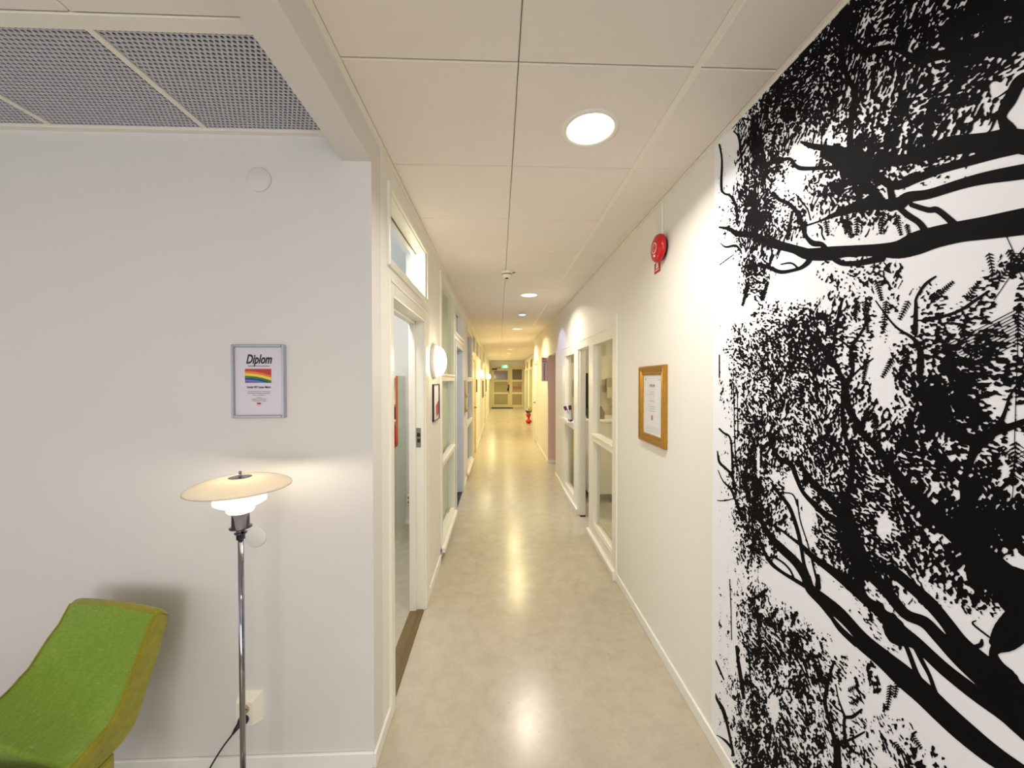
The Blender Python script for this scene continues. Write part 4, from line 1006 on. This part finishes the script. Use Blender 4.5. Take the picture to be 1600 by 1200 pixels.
for k in range(10):
    a = random.uniform(0, 2*PI); b0 = Vector((p.x+.05*math.cos(a), p.y+.05*math.sin(a), .36)); d = Vector((math.cos(a)*.10, math.sin(a)*.1, .13)); s_ = Vector((-math.sin(a), math.cos(a), 0))*.03
    lf.poly([b0, b0+d*.5+s_, b0+d, b0+d*.5-s_])
st.build('stem', mat('stems', (90, 110, 50), .6, noise=.1), fl); pet.build('petals', M_petal, fl); lf.build('leaves', M_leafd, fl)
# ------------------------------------------------------------------ wall mural: black tree print on a white sheet
BR = [
 # upper boughs  (photo u, v, width)
 [(1300,30,7),(1318,52,11),(1340,72,12),(1356,80,11),(1388,74,9),(1412,82,10),(1432,94,15),(1460,88,15),(1500,80,16),(1532,68,24),(1560,60,40),(1600,56,50)],
 [(1548,-6,30),(1552,30,30),(1556,70,40)], [(1322,-4,8),(1318,30,12),(1319,60,12)],
 [(1316,52,8),(1318,100,8),(1326,124,9),(1336,144,10),(1332,172,9),(1328,216,9),(1330,240,14)],
 [(1252,222,4),(1268,228,9),(1292,232,11),(1316,236,14),(1340,250,34),(1352,258,30)],
 [(1336,240,26),(1340,262,30),(1352,275,24)], [(1290,240,18),(1320,256,20)],
 [(1160,185,3),(1178,190,3),(1186,204,4),(1190,230,6),(1196,262,6)],
 [(1204,238,4),(1214,250,6),(1234,248,5),(1242,258,6),(1252,263,7),(1276,263,6),(1300,262,7),(1336,260,10)],
 [(1340,262,26),(1360,258,18),(1380,254,16),(1420,248,16),(1456,238,22),(1484,228,30),(1540,222,30),(1572,218,34),(1600,222,40)],
 [(1352,262,18),(1372,276,14),(1392,289,14),(1412,287,14),(1432,279,13),(1472,264,13),(1520,250,15),(1560,238,18),(1600,228,20)],
 [(1352,290,20),(1372,306,12),(1380,318,10)], [(1390,290,10),(1394,312,12)],
 [(1228,360,2),(1254,354,3),(1282,345,3),(1308,334,9),(1340,323,16),(1372,320,15),(1404,318,20),(1420,308,17),(1452,303,15),(1500,288,16),(1540,278,19),(1600,268,24)],
 [(1124,355,3),(1140,358,6),(1152,365,9),(1180,368,10),(1208,382,11),(1240,390,12),(1262,397,18),(1300,396,22),(1340,392,18),(1372,391,20),(1404,390,28),(1432,380,36),(1460,371,34),(1500,362,33),(1540,356,36),(1600,346,42)],
 [(1196,366,4),(1212,376,5),(1230,383,7),(1262,392,8)], [(1296,398,8),(1308,408,8),(1322,412,8),(1348,410,9),(1378,403,12)],
 [(1186,412,5),(1202,418,6),(1220,425,6),(1240,422,5),(1252,418,6),(1262,410,8),(1268,400,9)], [(1220,413,2),(1236,411,3),(1246,418,3)],
 [(1208,302,6),(1218,312,6),(1232,318,6),(1244,330,7),(1250,342,7),(1254,356,6),(1260,370,6),(1270,380,9),(1284,382,8),(1292,392,9)],
 [(1244,304,2),(1250,312,3),(1262,328,2),(1266,344,2)], [(1278,350,2),(1284,356,3),(1284,366,2),(1288,374,3)],
 [(1424,320,8),(1450,328,9),(1464,328,10),(1482,342,11),(1494,354,14)], [(1404,324,9),(1418,336,10),(1436,348,10),(1446,362,12),(1450,372,14)],
 [(1600,120,14),(1590,132,20),(1578,156,20),(1568,172,17),(1566,186,15),(1576,204,26)],
 [(1560,176,3),(1554,188,5),(1548,202,3),(1541,209,2)], [(1580,138,4),(1562,150,2),(1552,155,1)],
 # left strip twigs
 [(1124,226,3),(1128,250,3),(1127,290,4),(1131,302,3),(1141,306,4),(1150,322,4),(1152,350,4)], [(1146,205,2),(1154,214,3),(1157,236,3),(1160,260,3)],
 [(1126,380,1),(1134,386,3),(1150,384,4),(1158,394,2)], [(1124,414,1),(1146,398,1)],
 [(1124,555,2),(1124,590,2)], [(1124,670,3),(1130,676,3),(1141,685,3),(1144,720,3),(1146,760,3)],
 [(1121,705,2),(1124,722,4),(1134,732,4),(1144,744,4),(1150,770,3)], [(1122,735,1),(1130,752,2),(1142,764,4),(1148,780,3)], [(1121,782,1),(1134,782,2),(1146,779,1)],
 [(1146,598,1),(1147,640,1),(1148,690,1),(1150,730,1)], [(1152,610,1),(1153,680,2)],
 # middle tree
 [(1352,500,2),(1349,514,4),(1330,544,5),(1331,560,5),(1332,580,6),(1322,604,9),(1320,629,12)], [(1306,528,3),(1318,535,3),(1329,545,4)],
 [(1252,496,4),(1260,512,4),(1276,534,5),(1296,557,10),(1310,580,8),(1320,602,9)], [(1316,467,4),(1306,512,5),(1301,552,3)], [(1284,492,2),(1290,504,4),(1302,522,5)],
 [(1364,560,2),(1344,576,3),(1332,588,3)],
 [(1320,606,12),(1324,632,12),(1338,660,9),(1350,680,10),(1371,700,12),(1393,731,15),(1419,765,21),(1445,790,24),(1474,818,26),(1503,845,28),(1540,885,34),(1575,925,44),(1600,945,56)],
 [(1318,620,8),(1316,650,6),(1320,680,6),(1330,708,7),(1331,735,8),(1327,760,8),(1324,790,9),(1327,815,20),(1332,845,28),(1345,880,30)],
 [(1199,676,4),(1208,700,6),(1218,717,7),(1236,726,8),(1244,745,7),(1254,768,6),(1272,788,8),(1291,805,10),(1318,822,16)],
 [(1246,716,3),(1262,744,9),(1280,765,11),(1300,785,14),(1320,806,20)],
 [(1206,755,4),(1218,773,5),(1232,790,6),(1242,815,6),(1250,845,6),(1256,880,5),(1264,902,5)],
 [(1177,780,6),(1190,815,7),(1205,840,10),(1222,858,13),(1243,878,13),(1258,900,14),(1262,912,16)],
 [(1215,824,3),(1236,840,4),(1252,852,6),(1270,870,9),(1295,888,12),(1325,910,18),(1352,935,18),(1381,960,20),(1400,980,26)],
 [(1182,830,4),(1192,858,5),(1205,880,6),(1222,894,5),(1240,905,6),(1258,916,6)], [(1205,868,3),(1222,878,3),(1234,890,3),(1240,902,3)],
 [(1246,780,2),(1250,812,2),(1262,850,2),(1272,890,3),(1280,918,5)], [(1218,770,2),(1238,772,2),(1246,790,3)],
 [(1455,704,10),(1476,722,10),(1492,740,9),(1504,752,8)], [(1600,659,10),(1575,668,12),(1552,675,16),(1530,690,22),(1519,712,14),(1512,735,10),(1506,750,12),(1512,790,24),(1514,830,26),(1520,870,28),(1525,900,30)],
 [(1600,590,3),(1580,615,4),(1568,650,7),(1556,670,12)], [(1420,590,5),(1450,640,6),(1500,680,18),(1530,690,20)],
 [(1368,470,2),(1390,500,3),(1405,515,4),(1428,530,6),(1438,550,10),(1437,580,12)], [(1545,455,4),(1520,472,5),(1500,485,5),(1475,494,5),(1445,500,8)], [(1430,520,8),(1431,480,6),(1432,465,4),(1446,444,5),(1462,432,3)],
 [(1518,800,12),(1556,812,24),(1600,818,34)], [(1520,850,30),(1545,880,40),(1572,905,46),(1600,925,60)], [(1595,965,50),(1572,985,40),(1552,1002,14)],
 [(1545,995,3),(1520,975,3),(1525,970,2)], [(1520,1010,4),(1532,1008,8),(1534,1000,4)],
 # lower boughs
 [(1150,782,5),(1160,812,5)],
 [(1262,905,14),(1266,920,15),(1288,940,20),(1310,962,26),(1345,1000,26),(1381,1030,28),(1413,1058,34),(1444,1085,34),(1475,1115,34),(1506,1143,34),(1545,1175,32),(1588,1205,30)],
 [(1262,912,12),(1258,905,6)], [(1278,900,6),(1278,918,10)], [(1294,956,5),(1312,982,8),(1338,1006,10)],
 [(1350,930,12),(1385,962,22),(1402,990,34),(1430,1004,20),(1475,1045,20),(1522,1082,22),(1569,1116,22),(1600,1142,24)],
 [(1350,890,16),(1381,918,18),(1413,958,16),(1444,972,18),(1466,994,20),(1500,1028,26),(1538,1060,32),(1569,1084,34),(1600,1108,36)],
 [(1392,890,18),(1428,920,18),(1455,945,20),(1480,975,20),(1505,1010,26),(1545,1048,36),(1575,1070,36),(1600,1088,30)],
 [(1600,980,40),(1578,1000,34),(1560,1010,22),(1552,1022,14),(1560,1042,20),(1572,1065,40)],
 [(1411,1000,6),(1420,1020,7),(1432,1052,8),(1440,1066,10)], [(1428,1008,7),(1440,1032,7),(1452,1055,6),(1460,1078,7),(1466,1095,10)],
 [(1346,1109,4),(1332,1120,6),(1320,1122,5),(1319,1140,5),(1320,1156,6),(1308,1168,9),(1309,1200,12)], [(1350,1144,3),(1336,1152,4),(1322,1158,4)],
 [(1303,1034,4),(1296,1056,5),(1291,1080,6),(1289,1100,6),(1298,1135,5),(1306,1166,7)], [(1306,1070,2),(1310,1092,2),(1320,1120,4)], [(1268,1010,1),(1276,1050,2),(1282,1080,2)],
 [(1160,1004,3),(1170,1022,3),(1172,1060,2),(1176,1090,2)], [(1215,1072,3),(1202,1086,3)], [(1258,1070,2),(1238,1076,3),(1215,1074,2)],
 [(1117,1030,2),(1124,1046,3),(1131,1062,2)], [(1114,1074,3),(1120,1092,4),(1130,1110,6),(1138,1140,4),(1146,1180,4)], [(1116,1147,1),(1126,1152,2),(1136,1160,4),(1144,1172,2)],
 [(1140,905,1),(1142,950,1),(1143,1000,1)], [(1150,1010,3),(1156,1050,6),(1162,1090,5)],
]
DEN = {  # leafiness, rows every 40 px from v=20, columns every 40 px from u=1140
 20:"777777667789",60:"777777677899",100:"777776677875",140:"757666677763",180:"557775667630",220:"285426876430",260:"274158854300",
 300:"383277310000",340:"384324420000",380:"264111000001",420:"180033310024",460:"040143424134",500:"135654325453",540:"366753246674",
 580:"356654157875",620:"356654278864",660:"266555678763",700:"275576587562",740:"374556676664",780:"284266567677",820:"273277567888",
 860:"172277666786",900:"220038765689",940:"262003423569",980:"366310510100",1020:"267730410000",1060:"356755300000",1100:"365532300000",
 1140:"465643330000",1180:"376653442000",1220:"376664653210",1260:"355676766443"}
def mural():
    us = np.concatenate([np.arange(1110, 1602, 1.2), np.arange(1603, 1720, 1.5)]); vs_ = np.concatenate([np.arange(-340, -30, 4.0), np.arange(-30, 1230, 1.25), np.arange(1232, 2010, 4.0)])
    U, V = np.meshgrid(us, vs_)
    # positions on the wall for every sample
    d = [RR[k]*((U-800)/FPX) - UU[k]*((V-600)/FPX) + FF[k] for k in range(3)]
    t = (XR-.0032)/d[0]; WY = d[1]*t; WZ = CAMZ+d[2]*t
    rs = np.random.RandomState(11)
    def vnoise(a, b_):
        a = a-a.min(); b_ = b_-b_.min(); i = a.astype(int); j = b_.astype(int); g = rs.rand(int(a.max())+3, int(b_.max())+3)
        fa = a-i; fb = b_-j; fa = fa*fa*(3-2*fa); fb = fb*fb*(3-2*fb)
        return (g[i, j]*(1-fa)+g[i+1, j]*fa)*(1-fb)+(g[i, j+1]*(1-fa)+g[i+1, j+1]*fa)*fb
    def rn(sy, sz, rot, oct_=2):
        c, s = math.cos(rot), math.sin(rot); a = (WY*c+WZ*s); b_ = (-WY*s+WZ*c)
        return vnoise(a/sy, b_/sz)
    # foliage: slanted leaflets of two directions, modulated by clumps and hanging strands
    def uni(x): 
        r = np.empty(x.size); r[np.argsort(x, axis=None)] = np.linspace(0, 1, x.size); return r.reshape(x.shape)
    la = uni(rn(.0045, .010, .5)+.5*rn(.003, .006, -.3)); lb = uni(rn(.0042, .0085, -.5)+.5*rn(.0028, .006, .9)); lc = uni(rn(.0075, .0040, .2)+.5*rn(.004, .003, 0))
    sel = rn(.06, .08, 0)
    leaf = np.where(sel > .62, la, np.where(sel > .36, lb, lc))
    clump = uni(rn(.022, .032, .2)+.5*rn(.011, .018, -.4)); strand = uni(rn(.011, .06, .05)+.3*rn(.006, .03, 0))
    N = uni(1.0*leaf+np.where(V > 880, .48, .34)*clump+.20*strand)
    rows = sorted(DEN); G = np.array([[int(c) for c in DEN[r]] for r in rows], float)/9.0
    gu = np.clip((U-1140)/40, 0, 10.999); gv = np.clip((V-20)/40, 0, 30.999); i = gv.astype(int); j = gu.astype(int); fu = gu-j; fv = gv-i
    D = (G[i, j]*(1-fu)+G[i, j+1]*fu)*(1-fv)+(G[i+1, j]*(1-fu)+G[i+1, j+1]*fu)*fv
    # sharpen so that bare sky stays bare and crowns end in ragged edges
    D = np.clip((D-.10)*1.10+.06*(D > .3), 0, .90)
    D = np.where(D < .05, -.1, D)
    D = np.where(U < 1150, D*np.clip((U-1118)/30, .45, 1), D)
    D = np.where(U < 1123, -.2, D)
    F = (D-N)*6.0      # >0 black
    F = np.clip(F, -3, 3)
    # bare patches of sky and solid dark clumps  (u, v, ru, rv, +dark/-bare)
    for (cu, cv, ru, rv, s) in [(1250,238,14,12,-1),(1146,225,8,22,-1),(1142,272,8,22,-1),(1238,285,10,12,-1),(1592,175,18,38,-1),(1540,206,22,10,-1),(1560,140,14,14,-1),
        (1240,400,22,7,-1),(1520,325,90,20,-1),(1470,350,14,12,-1),(1420,355,10,6,-1),(1160,478,22,16,-1),(1250,450,50,16,-1),(1480,415,50,24,-1),(1375,470,12,22,-1),(1415,480,10,20,-1),
        (1570,470,14,40,-1),(1383,605,16,28,-1),(1370,570,14,20,-1),(1240,770,14,36,-1),(1185,720,3,30,-1),(1262,800,8,40,-1),(1565,640,10,16,-1),(1590,700,16,24,-1),(1380,820,14,22,-1),
        (1230,900,40,22,-1),(1280,960,14,26,-1),(1320,930,14,10,-1),(1212,745,8,8,-1),(1180,850,0.1,0.1,-1),(1570,860,8,5,-1),(1585,880,20,16,-1),(1478,845,8,8,-1),(1146,1000,5,60,-1),(1132,1160,10,30,-1),
        (1160,1045,6,20,-1),(1325,1070,12,16,-1),(1365,1100,14,18,-1),(1470,980,14,10,-1),(1430,960,18,16,-1),(1500,990,18,16,-1),(1390,995,12,14,-1),(1210,1110,8,24,-1),(1380,1190,18,14,-1),
        (1410,45,10,9,1),(1460,175,14,30,1),(1340,225,20,14,1),(1378,100,14,10,1),(1180,210,12,34,1),(1190,260,14,20,1),(1178,350,18,18,1),(1166,460,6,14,1),(1330,840,22,24,1),(1460,640,18,34,1),(1500,620,12,30,1),
        (1480,560,18,20,1),(1530,760,14,30,1),(1168,730,12,26,1),(1160,750,10,20,1),(1156,870,7,14,1),(1280,700,9,12,1),(1240,470+40,8,10,1),(1370,880,14,22,1),(1440,860,16,16,1),(1540,930,20,14,1),
        (1180,1095,14,16,1),(1175,940,8,18,1),(1250,1000,20,16,1),(1165,1060,5,14,1)]:
        q = np.clip(1.15-((U-cu)/ru)**2-((V-cv)/rv)**2, 0, 1); F = F+(q**.6)*(.8 if s > 0 else -3.6)*1.0
    # branches drawn as tapered strokes (distance in photo px)
    def stroke(pts):
        if pts[-1][0] >= 1584 or pts[-1][1] >= 1195:
            (a0, b0, w0), (a1, b1, w1) = pts[-2:]; k = (160 if a1 > 1580 else 420)/max(math.hypot(a1-a0, b1-b0), 6); pts = pts+[(a1+(a1-a0)*k, b1+(b1-b0)*k, min(w1*1.3, 90))]
        if len(pts) > 2:
            c = [pts[0]]+pts+[pts[-1]]; o = []
            for i_ in range(1, len(c)-2):
                for k in range(4):
                    t_ = k/4; p0, p1, p2, p3 = [np.array(x, float) for x in c[i_-1:i_+3]]
                    o.append(.5*((2*p1)+(p2-p0)*t_+(2*p0-5*p1+4*p2-p3)*t_*t_+(3*p1-p0-3*p2+p3)*t_**3))
            o.append(np.array(c[-2], float)); pts = o
        for A, B in zip(pts, pts[1:]):
            w_ = max(A[2], B[2])/2+4; u0, u1 = min(A[0], B[0])-w_, max(A[0], B[0])+w_; v0, v1 = min(A[1], B[1])-w_, max(A[1], B[1])+w_
            a, b_ = np.searchsorted(us, [u0, u1]); c_, e_ = np.searchsorted(vs_, [v0, v1])
            if b_ <= a or e_ <= c_: continue
            uu, vv = U[c_:e_, a:b_], V[c_:e_, a:b_]; dx, dy = B[0]-A[0], B[1]-A[1]; L2 = dx*dx+dy*dy+1e-9
            t_ = np.clip(((uu-A[0])*dx+(vv-A[1])*dy)/L2, 0, 1); dist = np.hypot(uu-A[0]-t_*dx, vv-A[1]-t_*dy); rad = np.maximum((A[2]+(B[2]-A[2])*t_)/2, .75)
            F[c_:e_, a:b_] = np.maximum(F[c_:e_, a:b_], np.clip((rad-dist)*1.2, -3, 3))
    for b_ in BR: stroke([tuple(map(float, p)) for p in b_])
    # feathery fronds: a rib with pairs of leaflets
    rf = random.Random(5)
    fr = [(1588,690,1582,745,9),(1352,470,1356,520,4),(1330,372,1322,330,4),(1455,470,1490,440,5),(1592,480,1590,540,7),(1545,395,1552,430,6),(1575,390,1590,420,6),(1420,470,1405,500,5),(1385,470,1380,520,5),
          (1230,375,1238,330,3),(1258,345,1256,372,3),(1216,820,1230,806,3),(1370,440,1378,470,5),(1340,470,1336,500,4),(1412,560,1408,600,6),(1500,505,1512,540,6),(1530,520,1526,560,7),(1510,470,1530,440,6),(1560,440,1590,400,7),
          (1170,440,1160,478,3),(1190,470,1200,440,3),(1290,345,1294,368,4),(1318,342,1322,364,4),(1340,340,1338,368,5),(1380,330,1376,366,5),(1400,335,1408,368,5),(1416,350,1424,378,4),
          (1325,1080,1342,1070,4),(1330,1100,1346,1090,4),(1395,1160,1410,1176,5),(1424,1150,1440,1170,5),(1405,1050,1398,1090,5),(1392,1070,1386,1110,5),(1180,935,1200,920,3),(1215,950,1200,975,3),(1245,955,1236,980,3),
          (1360,640,1375,690,5),(1395,560,1378,590,5),(1560,700,1590,720,7),(1410,545,1422,580,6),(1355,560,1348,600,4),(1520,590,1545,620,7)]
    for (a, b_, c_, e_, w_) in fr:
        L = math.hypot(c_-a, e_-b_); n_ = max(4, int(L/(w_*.75))); ux, uy = (c_-a)/L, (e_-b_)/L
        stroke([(a, b_, 1.3), (c_, e_, 1)])
        for k in range(n_):
            t_ = (k+.3)/n_; l_ = w_*(1.25-.6*t_); x, y = a+(c_-a)*t_, b_+(e_-b_)*t_
            for s in (-1, 1):
                px_, py_ = -uy*s, ux*s; qx, qy = x+(px_*.9+ux*.5)*l_, y+(py_*.9+uy*.5)*l_; mx_, my_ = (x+qx)/2, (y+qy)/2
                stroke([(x, y, .8), (mx_, my_, w_*.34+.5), (qx, qy, .8)])
    # thin slits of sky inside boughs
    for (a, b_, c_, e_, w_) in [(1310,404,1342,404,5),(1299,960,1334,996,3),(1266,895,1274,918,3),(1352,924,1370,940,5),(1380,942,1394,958,8)]:
        L2 = (c_-a)**2+(e_-b_)**2; t_ = np.clip(((U-a)*(c_-a)+(V-b_)*(e_-b_))/L2, 0, 1); dist = np.hypot(U-a-t_*(c_-a), V-b_-t_*(e_-b_)); F = np.minimum(F, np.where(dist < w_*1.5, (dist-w_/2*np.sin(np.pi*np.clip(t_, .04, .96)))*1.2, 9))
    # clip to the wall between skirting and ceiling
    WYf, WZf = WY, WZ
    top = ZC-.012
    F[:, :7] = -1; YM = float(WY[:, -1].max())
    inside = F > 0; H, Wn = F.shape
    verts = []; faces = []; vid = {}
    def V_(i_, j_):
        k = (i_, j_)
        if k not in vid:
            y, z = float(WYf[i_, j_]), float(WZf[i_, j_])
            if y < YM: y0, z0 = float(WYf[i_, j_-1]), float(WZf[i_, j_-1]); s = (YM-y0)/(y-y0); y, z = YM, z0+(z-z0)*s
            vid[k] = len(verts); verts.append((XR-.0032, y, z))
        return vid[k]
    full = inside[:-1, :-1] & inside[1:, :-1] & inside[:-1, 1:] & inside[1:, 1:]; anyc = inside[:-1, :-1] | inside[1:, :-1] | inside[:-1, 1:] | inside[1:, 1:]
    zok = (WZ[:-1, :-1] < top) & (WZ[:-1, 1:] < top) & (WZ[1:, :-1] > .069) & (WZ[1:, 1:] > .069) & (WY[:-1, :-1] > YM+1e-5) & (WY[1:, :-1] > YM+1e-5)
    full &= zok; part = anyc & ~full & zok
    for i_ in range(H-1):
        row = full[i_]; j_ = 0
        idx = np.flatnonzero(np.diff(np.concatenate([[0], row.view(np.int8), [0]])))
        for a, b_ in zip(idx[::2], idx[1::2]): faces.append((V_(i_, a), V_(i_+1, a), V_(i_+1, b_), V_(i_, b_)))
    xe = {}
    def edge(p, q):
        k = (p, q) if p < q else (q, p)
        if k not in xe:
            a, b_ = F[k[0]], F[k[1]]; s = a/(a-b_); xe[k] = len(verts)
            verts.append((XR-.0032, float(WY[k[0]]*(1-s)+WY[k[1]]*s), float(WZ[k[0]]*(1-s)+WZ[k[1]]*s)))
        return xe[k]
    for i_, j_ in zip(*np.nonzero(part)):
        cs = [(i_, j_), (i_+1, j_), (i_+1, j_+1), (i_, j_+1)]; ins = [inside[c] for c in cs]; poly = []
        if sum(ins) == 2 and ins[0] == ins[2]:      # opposite corners: two separate triangles
            for k in range(4):
                if ins[k]: faces.append((V_(*cs[k]), edge(cs[k], cs[(k+1) % 4]), edge(cs[k-1], cs[k])))
            continue
        for k in range(4):
            c, n_ = cs[k], cs[(k+1) % 4]
            if ins[k]: poly.append(V_(*c))
            if ins[k] != ins[(k+1) % 4]: poly.append(edge(c, n_))
        if len(poly) > 2: faces.append(tuple(poly))
    print('mural black share', round(float(inside[:, :410].mean()), 3), len(verts), len(faces))
    # the sheet repeats mirrored on the next drop towards the viewpoint
    verts = [(x, max(y, YM), z) for x, y, z in verts]
    faces = [f for f in faces if max(verts[i][1] for i in f) > YM+1e-6]
    n_ = len(verts); verts += [(x, 2*YM-y, z) for x, y, z in verts]; faces += [tuple(n_+i for i in f[::-1]) for f in faces]
    return verts, faces
mv, mf = mural()
e = empty('tree_mural', (XR, .4, 0), 'floor-to-ceiling mural of black tree branches and leaves on white', 'mural')
MB().box(XR-.0024, XR-.001, -.36, 1.632, .068, ZC-.011).build('white_sheet', M_mural, e)
me = bpy.data.meshes.new('tree_print'); me.from_pydata([(x-XR, y-.4, z) for x, y, z in mv], [], mf); me.update(); me.materials.append(M_mblack)
o = bpy.data.objects.new('tree_print', me); COL.objects.link(o); o.parent = e
